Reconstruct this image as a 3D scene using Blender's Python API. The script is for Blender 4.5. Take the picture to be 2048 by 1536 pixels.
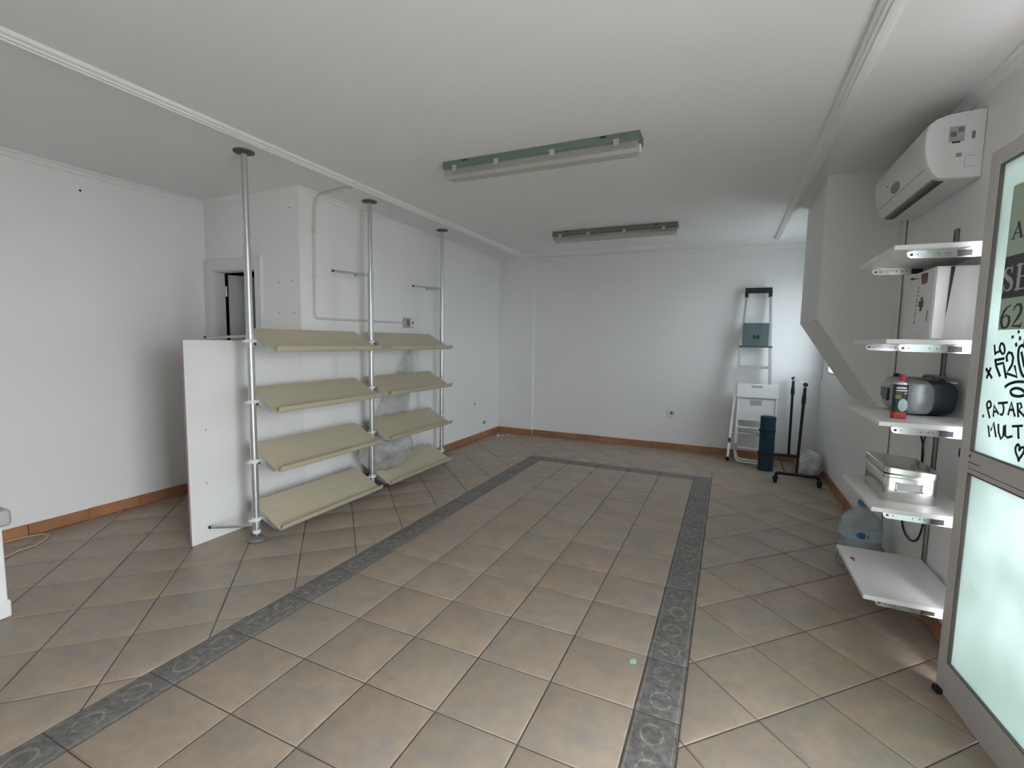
import bpy, bmesh, math, random
from mathutils import Vector, Matrix
random.seed(7)
for o in list(bpy.data.objects): bpy.data.objects.remove(o)
SC = bpy.context.scene
COL = SC.collection
PI = math.pi

# ------------------------------------------------------------------ camera
F_PX = 944.2
PITCH, ROLL, YAW = math.radians(-5.30), math.radians(-0.99), math.radians(24.50)
CAM = Vector((1.8995, -2.024, 1.363))
Rm = Matrix.Rotation(YAW, 3, 'Z') @ Matrix.Rotation(PITCH, 3, 'X') @ Matrix.Rotation(ROLL, 3, 'Y')
cd = bpy.data.cameras.new('camera'); cam = bpy.data.objects.new('camera', cd); COL.objects.link(cam)
cd.sensor_width = 36.0; cd.sensor_fit = 'HORIZONTAL'; cd.lens = F_PX / 2048 * 36.0
cd.clip_start = 0.02; cd.clip_end = 200
r, u, b = Rm.col[0], Rm.col[2], -Rm.col[1]
cam.matrix_world = Matrix(((r.x, u.x, b.x, CAM.x), (r.y, u.y, b.y, CAM.y), (r.z, u.z, b.z, CAM.z), (0, 0, 0, 1)))
SC.camera = cam

# ------------------------------------------------------------------ sky, exposure
W = bpy.data.worlds.new('overcast_sky'); SC.world = W; W.use_nodes = True
bg = W.node_tree.nodes['Background']
bg.inputs['Color'].default_value = (.93, .94, 1.0, 1)
bg.inputs['Strength'].default_value = 10.2
SC.view_settings.view_transform = 'Standard'
SC.view_settings.look = 'None'
SC.view_settings.gamma = 1.0
SC.view_settings.use_curve_mapping = False
SC.view_settings.exposure = 1.05

def portal(name, loc, rot, sx, sy):          # sampling guide in a window opening, gives off nothing itself
    l = bpy.data.lights.new(name, 'AREA'); l.shape = 'RECTANGLE'; l.size = sx; l.size_y = sy
    l.cycles.is_portal = True
    o = bpy.data.objects.new(name, l); COL.objects.link(o); o.location = loc; o.rotation_euler = rot
    return o
portal('window_portal_front', (3.08, -1.60, 1.08), (0, PI/2, 0), 2.1, 1.3)
portal('window_portal_rear', (3.08, 3.40, 1.60), (0, PI/2, 0), 1.1, 1.2)

# ------------------------------------------------------------------ materials
def S(r, g, b):
    f = lambda c: (c/255/12.92) if c/255 <= .04045 else ((c/255+.055)/1.055)**2.4
    return (f(r), f(g), f(b), 1)
class NT:
    def __init__(s, name):
        s.m = bpy.data.materials.new(name); s.m.use_nodes = True
        s.t = s.m.node_tree; s.b = s.t.nodes['Principled BSDF']; s.out = s.t.nodes['Material Output']
    def n(s, typ, **kw):
        nd = s.t.nodes.new(typ)
        for k, v in kw.items():
            if k in nd.inputs: nd.inputs[k].default_value = v
            else: setattr(nd, k, v)
        return nd
    def l(s, a, b): s.t.links.new(a, b)
    def math(s, op, a, b=None, c=None, clamp=False):
        nd = s.t.nodes.new('ShaderNodeMath'); nd.operation = op; nd.use_clamp = clamp
        for i, v in enumerate((a, b, c)):
            if v is None: continue
            if isinstance(v, (int, float)): nd.inputs[i].default_value = v
            else: s.l(v, nd.inputs[i])
        return nd.outputs[0]
    def mix(s, fac, a, b, mode='MIX'):
        nd = s.t.nodes.new('ShaderNodeMix'); nd.data_type = 'RGBA'; nd.blend_type = mode
        if isinstance(fac, (int, float)): nd.inputs[0].default_value = fac
        else: s.l(fac, nd.inputs[0])
        for i, v in ((6, a), (7, b)):
            if isinstance(v, tuple): nd.inputs[i].default_value = v
            else: s.l(v, nd.inputs[i])
        return nd.outputs[2]
    def bump(s, h, strength=.2, dist=.002):
        nd = s.n('ShaderNodeBump', Strength=strength, Distance=dist); s.l(h, nd.inputs['Height']); s.l(nd.outputs[0], s.b.inputs['Normal'])

def simple(name, col, rough=.5, metal=0., noise=.06, nscale=14., bump=0., spec=.5, coat=0.):
    t = NT(name); tc = t.n('ShaderNodeTexCoord')
    nz = t.n('ShaderNodeTexNoise', Scale=nscale, Detail=4.0); t.l(tc.outputs['Object'], nz.inputs['Vector'])
    lo = tuple(c*(1-noise) for c in col[:3])+(1,); hi = tuple(min(1, c*(1+noise)) for c in col[:3])+(1,)
    t.l(t.mix(nz.outputs['Fac'], lo, hi), t.b.inputs['Base Color'])
    t.b.inputs['Roughness'].default_value = rough; t.b.inputs['Metallic'].default_value = metal
    t.b.inputs['Specular IOR Level'].default_value = spec; t.b.inputs['Coat Weight'].default_value = coat
    if bump: t.bump(nz.outputs['Fac'], bump)
    return t.m

M = {}
def wall_mat(name, col, bump=.15):
    t = NT(name); g = t.n('ShaderNodeNewGeometry')
    big = t.n('ShaderNodeTexNoise', Scale=1.3, Detail=3.0); t.l(g.outputs['Position'], big.inputs['Vector'])
    fine = t.n('ShaderNodeTexNoise', Scale=60., Detail=4.0); t.l(g.outputs['Position'], fine.inputs['Vector'])
    a = tuple(c*.955 for c in col[:3])+(1,)
    t.l(t.mix(big.outputs['Fac'], a, col), t.b.inputs['Base Color'])
    t.b.inputs['Roughness'].default_value = .75; t.b.inputs['Specular IOR Level'].default_value = .3
    t.bump(fine.outputs['Fac'], bump, .0015)
    return t.m
M['wall'] = wall_mat('white_plaster', (.90, .90, .895, 1))
M['ceil'] = wall_mat('white_ceiling_paint', (.89, .89, .89, 1), .08)
M['wallback'] = wall_mat('dimmed_plaster', (.70, .70, .69, 1))  # unseen back wall, tone lowered to cut bounced light
M['mould'] = wall_mat('white_moulding_paint', (.88, .88, .875, 1), .02)
M['trimw'] = simple('white_woodwork', (.76, .76, .755, 1), .45, noise=.02)
M['dimwall'] = simple('shade_coloured_back_room', (.035, .033, .032, 1), .9)  # darkness of the unlit room put into the wall colour
M['dark'] = simple('dark_room', (.05, .05, .05, 1), .9)
M['grout'] = simple('dark_grout', S(92, 82, 74), .9, noise=.25, nscale=30, bump=.3)
M['ground'] = simple('pale_pavement', (.42, .41, .39, 1), .9, noise=.15, nscale=2)

def tile_mat():
    t = NT('rustic_terracotta_tile'); tc = t.n('ShaderNodeTexCoord'); oi = t.n('ShaderNodeObjectInfo')
    add = t.n('ShaderNodeVectorMath', operation='ADD')
    sc = t.n('ShaderNodeVectorMath', operation='SCALE'); t.l(oi.outputs['Location'], sc.inputs[0]); sc.inputs['Scale'].default_value = 3.7
    t.l(tc.outputs['Object'], add.inputs[0]); t.l(sc.outputs[0], add.inputs[1])
    n1 = t.n('ShaderNodeTexNoise', Scale=6.5, Detail=5.0, Roughness=.6, Distortion=.5); t.l(add.outputs[0], n1.inputs['Vector'])
    n2 = t.n('ShaderNodeTexNoise', Scale=17., Detail=6.0, Roughness=.65); t.l(add.outputs[0], n2.inputs['Vector'])
    n3 = t.n('ShaderNodeTexNoise', Scale=140., Detail=3.0); t.l(add.outputs[0], n3.inputs['Vector'])
    r1 = t.n('ShaderNodeValToRGB'); t.l(n1.outputs['Fac'], r1.inputs[0])
    e = r1.color_ramp.elements; e[0].position = .34; e[0].color = S(160, 153, 145); e[1].position = .66; e[1].color = S(181, 163, 144)
    m = e.__class__; x = r1.color_ramp.elements.new(.5); x.color = S(172, 158, 142)
    r2 = t.n('ShaderNodeValToRGB'); t.l(n2.outputs['Fac'], r2.inputs[0])
    r2.color_ramp.elements[0].position = .3; r2.color_ramp.elements[0].color = (.86, .855, .85, 1)
    r2.color_ramp.elements[1].position = .7; r2.color_ramp.elements[1].color = (1.03, 1.025, 1.015, 1)
    c = t.mix(1.0, r1.outputs[0], r2.outputs[0], 'MULTIPLY')
    # tone of the single tile
    tint = t.n('ShaderNodeValToRGB'); t.l(oi.outputs['Random'], tint.inputs[0])
    tint.color_ramp.elements[0].color = (.93, .90, .885, 1); tint.color_ramp.elements[1].color = (1.0, 1.0, .98, 1)
    q = tint.color_ramp.elements.new(.35); q.color = (.99, .955, .925, 1)
    q = tint.color_ramp.elements.new(.7); q.color = (.95, .965, .975, 1)
    c = t.mix(1.0, c, tint.outputs[0], 'MULTIPLY')
    # wear: large dirty streaks over the whole floor
    g = t.n('ShaderNodeNewGeometry'); n4 = t.n('ShaderNodeTexNoise', Scale=1.1, Detail=3.0); t.l(g.outputs['Position'], n4.inputs['Vector'])
    dirt = t.n('ShaderNodeMapRange'); t.l(n4.outputs['Fac'], dirt.inputs[0]); dirt.inputs[1].default_value = .35; dirt.inputs[2].default_value = .7
    dirt.inputs[3].default_value = 0.; dirt.inputs[4].default_value = .35
    c = t.mix(dirt.outputs[0], c, S(146, 134, 122))
    t.l(c, t.b.inputs['Base Color'])
    t.b.inputs['Roughness'].default_value = .36; t.b.inputs['Specular IOR Level'].default_value = .45
    t.bump(n3.outputs['Fac'], .12, .001)
    return t.m
M['tile'] = tile_mat()

def border_mat():
    # slate grey decorative strip tile: two ochre rings joined by a small loop, pale rim, blue flecks (flat print)
    t = NT('grey_ornamental_border_tile'); tc = t.n('ShaderNodeTexCoord'); oi = t.n('ShaderNodeObjectInfo')
    sep = t.n('ShaderNodeSeparateXYZ'); t.l(tc.outputs['Object'], sep.inputs[0])
    X, Y = sep.outputs[0], sep.outputs[1]
    add = t.n('ShaderNodeVectorMath', operation='ADD'); t.l(tc.outputs['Object'], add.inputs[0])
    sc = t.n('ShaderNodeVectorMath', operation='SCALE'); t.l(oi.outputs['Location'], sc.inputs[0]); sc.inputs['Scale'].default_value = 5.1
    t.l(sc.outputs[0], add.inputs[1])
    n1 = t.n('ShaderNodeTexNoise', Scale=32., Detail=6.0, Roughness=.7); t.l(add.outputs[0], n1.inputs['Vector'])
    n2 = t.n('ShaderNodeTexNoise', Scale=7., Detail=3.0); t.l(add.outputs[0], n2.inputs['Vector'])
    r1 = t.n('ShaderNodeValToRGB'); t.l(n1.outputs['Fac'], r1.inputs[0])
    r1.color_ramp.elements[0].position = .36; r1.color_ramp.elements[0].color = S(84, 82, 81)
    r1.color_ramp.elements[1].position = .66; r1.color_ramp.elements[1].color = S(136, 133, 130)
    c = t.mix(t.math('MULTIPLY', n2.outputs['Fac'], .45), r1.outputs[0], S(112, 110, 108))
    wob = t.math('MULTIPLY', t.math('SUBTRACT', n1.outputs['Fac'], .5), .016)
    def ring(cx, cy, rx, ry, w):
        dx = t.math('DIVIDE', t.math('SUBTRACT', X, cx), rx); dy = t.math('DIVIDE', t.math('SUBTRACT', Y, cy), ry)
        d = t.math('SQRT', t.math('ADD', t.math('MULTIPLY', dx, dx), t.math('MULTIPLY', dy, dy)))
        d = t.math('ADD', d, t.math('MULTIPLY', wob, 8.))
        k = t.math('DIVIDE', t.math('ABSOLUTE', t.math('SUBTRACT', d, 1.)), w)
        return t.math('SUBTRACT', 1., k, clamp=True)
    fade = t.math('MULTIPLY', t.math('MULTIPLY', n2.outputs['Fac'], 1.5), t.math('MULTIPLY', t.math('SUBTRACT', n1.outputs['Fac'], .36), 4.2, clamp=True), clamp=True)
    for cx, cy, rx, ry, w, colr, k in ((-.004, .080, .038, .044, .14, S(186, 178, 150), 1.0), (.004, -.076, .038, .044, .14, S(186, 178, 150), 1.0),
                                 (.004, .004, .020, .034, .16, S(172, 169, 162), .6), (-.02, .04, .015, .02, .2, S(160, 158, 152), .35)):
        c = t.mix(t.math('MULTIPLY', t.math('MULTIPLY', ring(cx, cy, rx, ry, w), fade), k), c, colr)
    # blue and teal flecks
    v = t.n('ShaderNodeTexVoronoi', Scale=46.); t.l(add.outputs[0], v.inputs['Vector'])
    blob = t.math('LESS_THAN', v.outputs['Distance'], .2)
    sel = t.math('GREATER_THAN', n2.outputs['Fac'], .56)
    c = t.mix(t.math('MULTIPLY', t.math('MULTIPLY', blob, sel), .6), c, S(92, 100, 140))
    # pale worn line along both long sides
    edge = t.math('SUBTRACT', 1., t.math('DIVIDE', t.math('ABSOLUTE', t.math('SUBTRACT', t.math('ABSOLUTE', X), .070)), .004), clamp=True)
    c = t.mix(t.math('MULTIPLY', t.math('MULTIPLY', edge, n1.outputs['Fac']), .8), c, S(176, 172, 166))
    t.l(c, t.b.inputs['Base Color']); t.b.inputs['Roughness'].default_value = .5
    t.bump(n1.outputs['Fac'], .15, .0015)
    return t.m
M['border'] = border_mat()

def skirt_mat():
    t = NT('terracotta_skirting'); g = t.n('ShaderNodeNewGeometry'); oi = t.n('ShaderNodeObjectInfo')
    n1 = t.n('ShaderNodeTexNoise', Scale=9., Detail=5.0); t.l(g.outputs['Position'], n1.inputs['Vector'])
    c = t.mix(n1.outputs['Fac'], S(150, 104, 72), S(190, 140, 100))
    rp = t.n('ShaderNodeValToRGB'); t.l(oi.outputs['Random'], rp.inputs[0])
    rp.color_ramp.elements[0].color = (.86, .84, .82, 1); rp.color_ramp.elements[1].color = (1.05, 1., .97, 1)
    t.l(t.mix(1., c, rp.outputs[0], 'MULTIPLY'), t.b.inputs['Base Color']); t.b.inputs['Roughness'].default_value = .45
    return t.m
M['skirt'] = skirt_mat()

M['alu'] = simple('brushed_aluminium', (.62, .63, .64, 1), .32, 1., noise=.04)
M['galv'] = simple('galvanised_steel', (.60, .61, .62, 1), .36, .85, noise=.08, nscale=40)
M['chrome'] = simple('bright_zinc', (.78, .80, .81, 1), .16, 1., noise=.03)
M['railm'] = simple('grey_slotted_rail', S(150, 146, 144), .5, .3)
M['greym'] = simple('dark_grey_plate', S(96, 90, 88), .5, .2)
M['cream'] = None
def cream_mat():
    t = NT('cream_ribbed_plastic'); tc = t.n('ShaderNodeTexCoord')
    mp = t.n('ShaderNodeMapping'); mp.inputs['Scale'].default_value = (60, 1.5, 60); t.l(tc.outputs['Object'], mp.inputs[0])
    n1 = t.n('ShaderNodeTexNoise', Scale=1., Detail=4.0); t.l(mp.outputs[0], n1.inputs['Vector'])
    t.l(t.mix(n1.outputs['Fac'], S(188, 179, 152), S(205, 197, 172)), t.b.inputs['Base Color'])
    t.b.inputs['Roughness'].default_value = .38
    return t.m
M['cream'] = cream_mat()
M['boardw'] = simple('white_melamine', (.82, .82, .815, 1), .35, noise=.015)
M['boardedge'] = simple('pinkish_board_edge', S(178, 150, 158), .6)
M['acw'] = simple('white_abs', (.80, .82, .815, 1), .35, noise=.02)
M['black'] = simple('black_plastic', (.012, .013, .015, 1), .4)
M['rubber'] = simple('black_rubber', (.02, .02, .02, 1), .8)
M['greenbase'] = simple('grey_green_fixture_base', S(110, 124, 119), .5, noise=.05)
M['tube'] = simple('unlit_fluorescent_tube', (.80, .80, .76, 1), .3)
M['whiteplastic'] = simple('white_plastic', (.78, .78, .77, 1), .4)
M['palegrey'] = simple('pale_grey_plastic', S(178, 178, 178), .45)
M['midgrey'] = simple('mid_grey_plastic', S(120, 122, 122), .45)
M['silver'] = simple('silver_paint', S(158, 166, 166), .35, .35, noise=.04)
M['silverdk'] = simple('dull_silver_paint', S(112, 118, 117), .4, .25, noise=.04)
M['teal'] = simple('dark_teal_plastic', S(34, 48, 54), .35)
M['dkgreen'] = simple('dark_green_print', S(34, 58, 50), .35, .2)
M['red'] = simple('red_plastic', S(178, 46, 58), .4)
M['redprint'] = simple('red_print', S(176, 62, 42), .4)
M['brownred'] = simple('dull_red_print', S(120, 62, 60), .6)
M['olive'] = simple('olive_print', S(112, 136, 84), .4)
M['tin'] = simple('tinplate', (.60, .60, .57, 1), .2, 1., noise=.10, nscale=5)
M['mat'] = simple('petrol_blue_foam', S(24, 58, 76), .75, noise=.15, nscale=40, bump=.2)
M['matband'] = simple('navy_strap', S(14, 26, 40), .7)
M['plate'] = simple('grey_green_ladder_tread', S(84, 100, 100), .5, noise=.1, nscale=30)
M['bluelabel'] = simple('pale_blue_label', S(176, 200, 210), .4)
M['bluecap'] = simple('blue_plastic', S(70, 130, 165), .4)
M['blueprint'] = simple('blue_print', S(50, 110, 170), .4)
M['acblue'] = simple('slate_blue_badge', S(110, 124, 136), .3)
M['ink'] = simple('black_marker_ink', (.012, .010, .018, 1), .6)
M['posterdk'] = simple('dark_poster_band', S(78, 74, 84), .6)
M['posterink'] = simple('dark_green_grey_lettering', S(66, 78, 78), .6)
M['posterlt'] = simple('pale_lettering', S(190, 200, 194), .6)
M['rust'] = simple('brown_dark_foot', S(84, 72, 76), .7)
M['wood'] = simple('reddish_brown_wood', S(120, 92, 90), .6)
M['doorgrey'] = simple('grey_door_leaf', S(170, 172, 172), .5)
M['cord'] = simple('pale_cable', S(205, 190, 168), .5)
M['skyblue'] = simple('pale_turquoise_paper', S(170, 205, 205), .6)
M['conduit'] = simple('painted_conduit', (.66, .66, .655, 1), .5)
M['alufr'] = simple('white_lacquered_aluminium', S(205, 201, 200), .4, noise=.02)
M['gasket'] = simple('grey_gasket', S(110, 104, 100), .7)

def film_glass():
    # whitewashed shop glass: lets a little light through, scatters it all
    t = NT('whitewashed_glass'); g = t.n('ShaderNodeNewGeometry')
    n1 = t.n('ShaderNodeTexNoise', Scale=2.6, Detail=4.0); t.l(g.outputs['Position'], n1.inputs['Vector'])
    rp = t.n('ShaderNodeValToRGB'); t.l(n1.outputs['Fac'], rp.inputs[0])
    rp.color_ramp.elements[0].position = .35; rp.color_ramp.elements[0].color = (.135, .165, .155, 1)
    rp.color_ramp.elements[1].position = .62; rp.color_ramp.elements[1].color = (.21, .235, .23, 1)
    tr = t.n('ShaderNodeBsdfTranslucent'); t.l(rp.outputs[0], tr.inputs[0])
    df = t.n('ShaderNodeBsdfDiffuse'); df.inputs[0].default_value = (.62, .66, .65, 1)
    gl = t.n('ShaderNodeBsdfGlossy'); gl.inputs['Roughness'].default_value = .15; gl.inputs[0].default_value = (1, 1, 1, 1)
    a = t.n('ShaderNodeAddShader'); t.l(tr.outputs[0], a.inputs[0]); t.l(df.outputs[0], a.inputs[1])
    mx = t.n('ShaderNodeMixShader'); mx.inputs[0].default_value = .04; t.l(a.outputs[0], mx.inputs[1]); t.l(gl.outputs[0], mx.inputs[2])
    t.l(mx.outputs[0], t.out.inputs['Surface'])
    return t.m
M['film'] = film_glass()
def poster_mat():
    t = NT('backlit_poster_paper')
    tr = t.n('ShaderNodeBsdfTranslucent'); tr.inputs[0].default_value = (.21, .23, .20, 1)
    df = t.n('ShaderNodeBsdfDiffuse'); df.inputs[0].default_value = (.42, .46, .41, 1)
    a = t.n('ShaderNodeAddShader'); t.l(tr.outputs[0], a.inputs[0]); t.l(df.outputs[0], a.inputs[1])
    t.l(a.outputs[0], t.out.inputs['Surface'])
    return t.m
M['poster'] = poster_mat()
def clear_glass(name, tint=(.95, .97, .96, 1), fac=.08):
    t = NT(name)
    tr = t.n('ShaderNodeBsdfTransparent'); tr.inputs[0].default_value = tint
    gl = t.n('ShaderNodeBsdfGlossy'); gl.inputs['Roughness'].default_value = .03
    mx = t.n('ShaderNodeMixShader'); mx.inputs[0].default_value = fac
    t.l(tr.outputs[0], mx.inputs[1]); t.l(gl.outputs[0], mx.inputs[2]); t.l(mx.outputs[0], t.out.inputs['Surface'])
    return t.m
M['glass'] = clear_glass('clear_window_glass')
M['glassdim'] = clear_glass('dimmed_window_glass', (.54, .575, .58, 1))  # tint added to weaken daylight from the rear window
def plastic_film(name, opac, colr, sc_=11., bmp=.6):
    t = NT(name); tc = t.n('ShaderNodeTexCoord')
    n1 = t.n('ShaderNodeTexNoise', Scale=sc_, Detail=3.0); t.l(tc.outputs['Object'], n1.inputs['Vector'])
    tr = t.n('ShaderNodeBsdfTransparent')
    t.b.inputs['Base Color'].default_value = colr; t.b.inputs['Roughness'].default_value = .22
    mr = t.n('ShaderNodeMapRange'); t.l(n1.outputs['Fac'], mr.inputs[0]); mr.inputs[1].default_value = .3; mr.inputs[2].default_value = .7
    mr.inputs[3].default_value = opac*.55; mr.inputs[4].default_value = min(1, opac*1.4)
    mx = t.n('ShaderNodeMixShader'); t.l(mr.outputs[0], mx.inputs[0])
    t.l(tr.outputs[0], mx.inputs[1]); t.l(t.b.outputs[0], mx.inputs[2]); t.l(mx.outputs[0], t.out.inputs['Surface'])
    t.bump(n1.outputs['Fac'], bmp, .01)
    return t.m
M['bagfilm'] = plastic_film('clear_polythene', .42, (.58, .58, .565, 1), 5., .8)
M['bagwhite'] = plastic_film('milky_polythene', .6, (.72, .74, .73, 1))
M['pet'] = plastic_film('bluish_clear_plastic', .62, (.50, .57, .60, 1))
M['diffuser'] = plastic_film('clear_ribbed_diffuser', .50, (.55, .53, .50, 1), .5)

# ------------------------------------------------------------------ mesh helpers (all in world coordinates)
OFF = {}
def tag(o, label=None, cat=None, group=None, kind=None):
    if label: o['label'] = label
    if cat: o['category'] = cat
    if group: o['group'] = group
    if kind: o['kind'] = kind
    return o
def thing(name, loc, label, cat, group=None):
    o = bpy.data.objects.new(name, None); COL.objects.link(o); o.location = loc; o.empty_display_size = .05
    OFF[o.name] = Vector(loc); return tag(o, label, cat, group)
def obj(name, bm, mat, parent=None, loc=None, smooth=False, sharp=35):
    off = OFF[parent.name] if parent else Vector(loc or (0, 0, 0))
    if off.length: bmesh.ops.translate(bm, verts=bm.verts, vec=-off)
    bmesh.ops.recalc_face_normals(bm, faces=bm.faces)
    if smooth:
        for f in bm.faces: f.smooth = True
        for e in bm.edges:
            if len(e.link_faces) == 2 and e.calc_face_angle(0) > math.radians(sharp): e.smooth = False
    me = bpy.data.meshes.new(name); bm.to_mesh(me); bm.free()
    me.materials.append(mat if not isinstance(mat, str) else M[mat])
    o = bpy.data.objects.new(name, me); COL.objects.link(o)
    if parent: o.parent = parent
    else: o.location = off
    OFF[o.name] = off
    return o
def nb(): return bmesh.new()
def box(bm, x0, x1, y0, y1, z0, z1, bev=0., seg=1, mat=None):
    r = bmesh.ops.create_cube(bm, size=1.)
    vs = r['verts']
    for v in vs:
        v.co = Vector((x0+(v.co.x+.5)*(x1-x0), y0+(v.co.y+.5)*(y1-y0), z0+(v.co.z+.5)*(z1-z0)))
    if bev:
        es = list({e for v in vs for e in v.link_edges})
        r2 = bmesh.ops.bevel(bm, geom=es, offset=bev, segments=seg, affect='EDGES', profile=.5)
        vs = list({v for f in r2['faces'] for v in f.verts} | {v for v in vs if v.is_valid})
    if mat is not None: bmesh.ops.transform(bm, matrix=mat, verts=[v for v in vs if v.is_valid])
    return bm
def B(*a, **k): return box(nb(), *a, **k)
def frame_of(d):
    d = d.normalized(); a = Vector((0, 0, 1)) if abs(d.z) < .9 else Vector((1, 0, 0))
    x = d.cross(a).normalized(); return x, d.cross(x).normalized()
def tube(bm, pts, rad, n=10, cap=True, closed=False, flat=1.):
    pts = [Vector(p) for p in pts]; rings = []; N = len(pts); px = None
    for i, p in enumerate(pts):
        if closed: d = pts[(i+1) % N]-pts[i-1]
        else: d = pts[min(i+1, N-1)]-pts[max(i-1, 0)]
        d.normalize()
        if px is None: x, y = frame_of(d)
        else:
            x = (px-d*px.dot(d)).normalized(); y = d.cross(x).normalized()
        px = x
        rr = rad[i] if isinstance(rad, (list, tuple)) else rad
        rings.append([bm.verts.new(p+x*math.cos(2*PI*k/n)*rr+y*math.sin(2*PI*k/n)*rr*flat) for k in range(n)])
    for i in range(N if closed else N-1):
        a, c = rings[i], rings[(i+1) % N]
        for k in range(n): bm.faces.new((a[k], a[(k+1) % n], c[(k+1) % n], c[k]))
    if cap and not closed: bm.faces.new(rings[0][::-1]); bm.faces.new(rings[-1])
    return bm
def T(*a, **k): return tube(nb(), *a, **k)
def arc_pts(pts, r=.02, n=5):                # rounds the corners of a polyline
    pts = [Vector(p) for p in pts]; out = [pts[0]]
    for i in range(1, len(pts)-1):
        a, p, c = pts[i-1], pts[i], pts[i+1]; u = (a-p); v = (c-p); k = min(r, u.length*.45, v.length*.45)
        u.normalize(); v.normalize(); s, e = p+u*k, p+v*k
        for j in range(n+1):
            t = j/n; out.append(s*(1-t)**2+p*2*t*(1-t)+e*t*t)
    return out+[pts[-1]]
def lathe(bm, prof, cx, cy, n=24, sx=1., sy=1.):
    rings = []
    for r, z in prof:
        if r < 1e-6: rings.append([bm.verts.new((cx, cy, z))])
        else: rings.append([bm.verts.new((cx+math.cos(2*PI*k/n)*r*sx, cy+math.sin(2*PI*k/n)*r*sy, z)) for k in range(n)])
    for a, c in zip(rings, rings[1:]):
        for k in range(n):
            k2 = (k+1) % n
            if len(a) == 1 and len(c) > 1: bm.faces.new((a[0], c[k2], c[k]))
            elif len(c) == 1 and len(a) > 1: bm.faces.new((a[k], a[k2], c[0]))
            elif len(a) > 1: bm.faces.new((a[k], a[k2], c[k2], c[k]))
    for e, s in ((rings[0], -1), (rings[-1], 1)):
        if len(e) > 1: bm.faces.new(e[::s])
    return bm
def L(*a, **k): return lathe(nb(), *a, **k)
def prism(bm, poly, axis, a0, a1):           # poly in the two other axes, extruded along axis
    def P(p, a):
        return {'x': (a, p[0], p[1]), 'y': (p[0], a, p[1]), 'z': (p[0], p[1], a)}[axis]
    A = [bm.verts.new(P(p, a0)) for p in poly]; C = [bm.verts.new(P(p, a1)) for p in poly]; n = len(poly)
    for i in range(n): bm.faces.new((A[i], A[(i+1) % n], C[(i+1) % n], C[i]))
    bm.faces.new(A[::-1]); bm.faces.new(C)
    return bm
def PR(*a): return prism(nb(), *a)
def rrect(x0, x1, y0, y1, r, n=4):
    o = []
    for cx, cy, a in ((x1-r, y1-r, 0), (x0+r, y1-r, PI/2), (x0+r, y0+r, PI), (x1-r, y0+r, 1.5*PI)):
        for k in range(n+1):
            t = a+PI/2*k/n; o.append((cx+math.cos(t)*r, cy+math.sin(t)*r))
    return o
def struct(name, bm, mat, label=None, parent=None, **k):
    o = obj(name, bm, mat, parent, **k)
    if parent is None: tag(o, label, kind='structure')
    return o

# ------------------------------------------------------------------ room shell
TS = .33                                     # tile module
H = 2.505
XL, XR, X2 = -2.31, 2.87, -1.17              # left wall, right wall, inner left wall (behind the shelving)
YD, YF, YB = .69, 4.27, -3.40                # doorway wall, far wall, wall behind the photographer

struct('ground', B(3.12, 40, -30, 30, -.12, -.04), 'ground', 'pale street pavement outside')
floor = struct('floor', B(XL-.1, XR+.25, YB-.1, YF+.1, -.15, -.0035), 'grout', 'tiled shop floor with a framed centre field')
OFF[floor.name] = Vector((0, 0, 0))

def clip(poly, nx, ny, c):                   # keep nx*x+ny*y <= c
    out = []
    for i in range(len(poly)):
        p, q = poly[i], poly[(i+1) % len(poly)]
        dp, dq = nx*p[0]+ny*p[1]-c, nx*q[0]+ny*q[1]-c
        if dp <= 0: out.append(p)
        if dp*dq < 0:
            t = dp/(dp-dq); out.append((p[0]+(q[0]-p[0])*t, p[1]+(q[1]-p[1])*t))
    return out
def area(p): return abs(sum(p[i][0]*p[(i+1) % len(p)][1]-p[(i+1) % len(p)][0]*p[i][1] for i in range(len(p))))/2
def inset(poly, d):
    if sum(poly[i][0]*poly[(i+1) % len(poly)][1]-poly[(i+1) % len(poly)][0]*poly[i][1] for i in range(len(poly))) < 0: poly = poly[::-1]
    q = poly[:]
    for i in range(len(poly)):
        a, c = poly[i], poly[(i+1) % len(poly)]; ex, ey = c[0]-a[0], c[1]-a[1]; l = math.hypot(ex, ey)
        if l < 1e-5: continue
        nx, ny = ey/l, -ex/l
        q = clip(q, nx, ny, nx*a[0]+ny*a[1]-d)
        if len(q) < 3: return []
    return q
def tile_bm(poly, gap=.0022, bev=.0055):
    o = inset(poly, gap)
    if len(o) < 3 or area(o) < 2e-4: return None
    i = inset(o, bev)
    if len(i) < 3 or len(i) != len(o):
        i = [(sum(p[0] for p in o)/len(o)*.12+p[0]*.88, sum(p[1] for p in o)/len(o)*.12+p[1]*.88) for p in o]
    bm = nb()
    # match start vertices
    k = min(range(len(i)), key=lambda k: (i[k][0]-o[0][0])**2+(i[k][1]-o[0][1])**2); i = i[k:]+i[:k]
    mid = [((p[0]*.6+q[0]*.4), (p[1]*.6+q[1]*.4)) for p, q in zip(o, i)]
    a = [bm.verts.new((p[0], p[1], -.012)) for p in o]; b_ = [bm.verts.new((p[0], p[1], -.0032)) for p in o]
    m = [bm.verts.new((p[0], p[1], -.0009)) for p in mid]; c = [bm.verts.new((p[0], p[1], 0)) for p in i]; n = len(o)
    for s, t in ((a, b_), (b_, m), (m, c)):
        for k in range(n): bm.faces.new((s[k], s[(k+1) % n], t[(k+1) % n], t[k]))
    bm.faces.new(c)
    return bm
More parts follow.
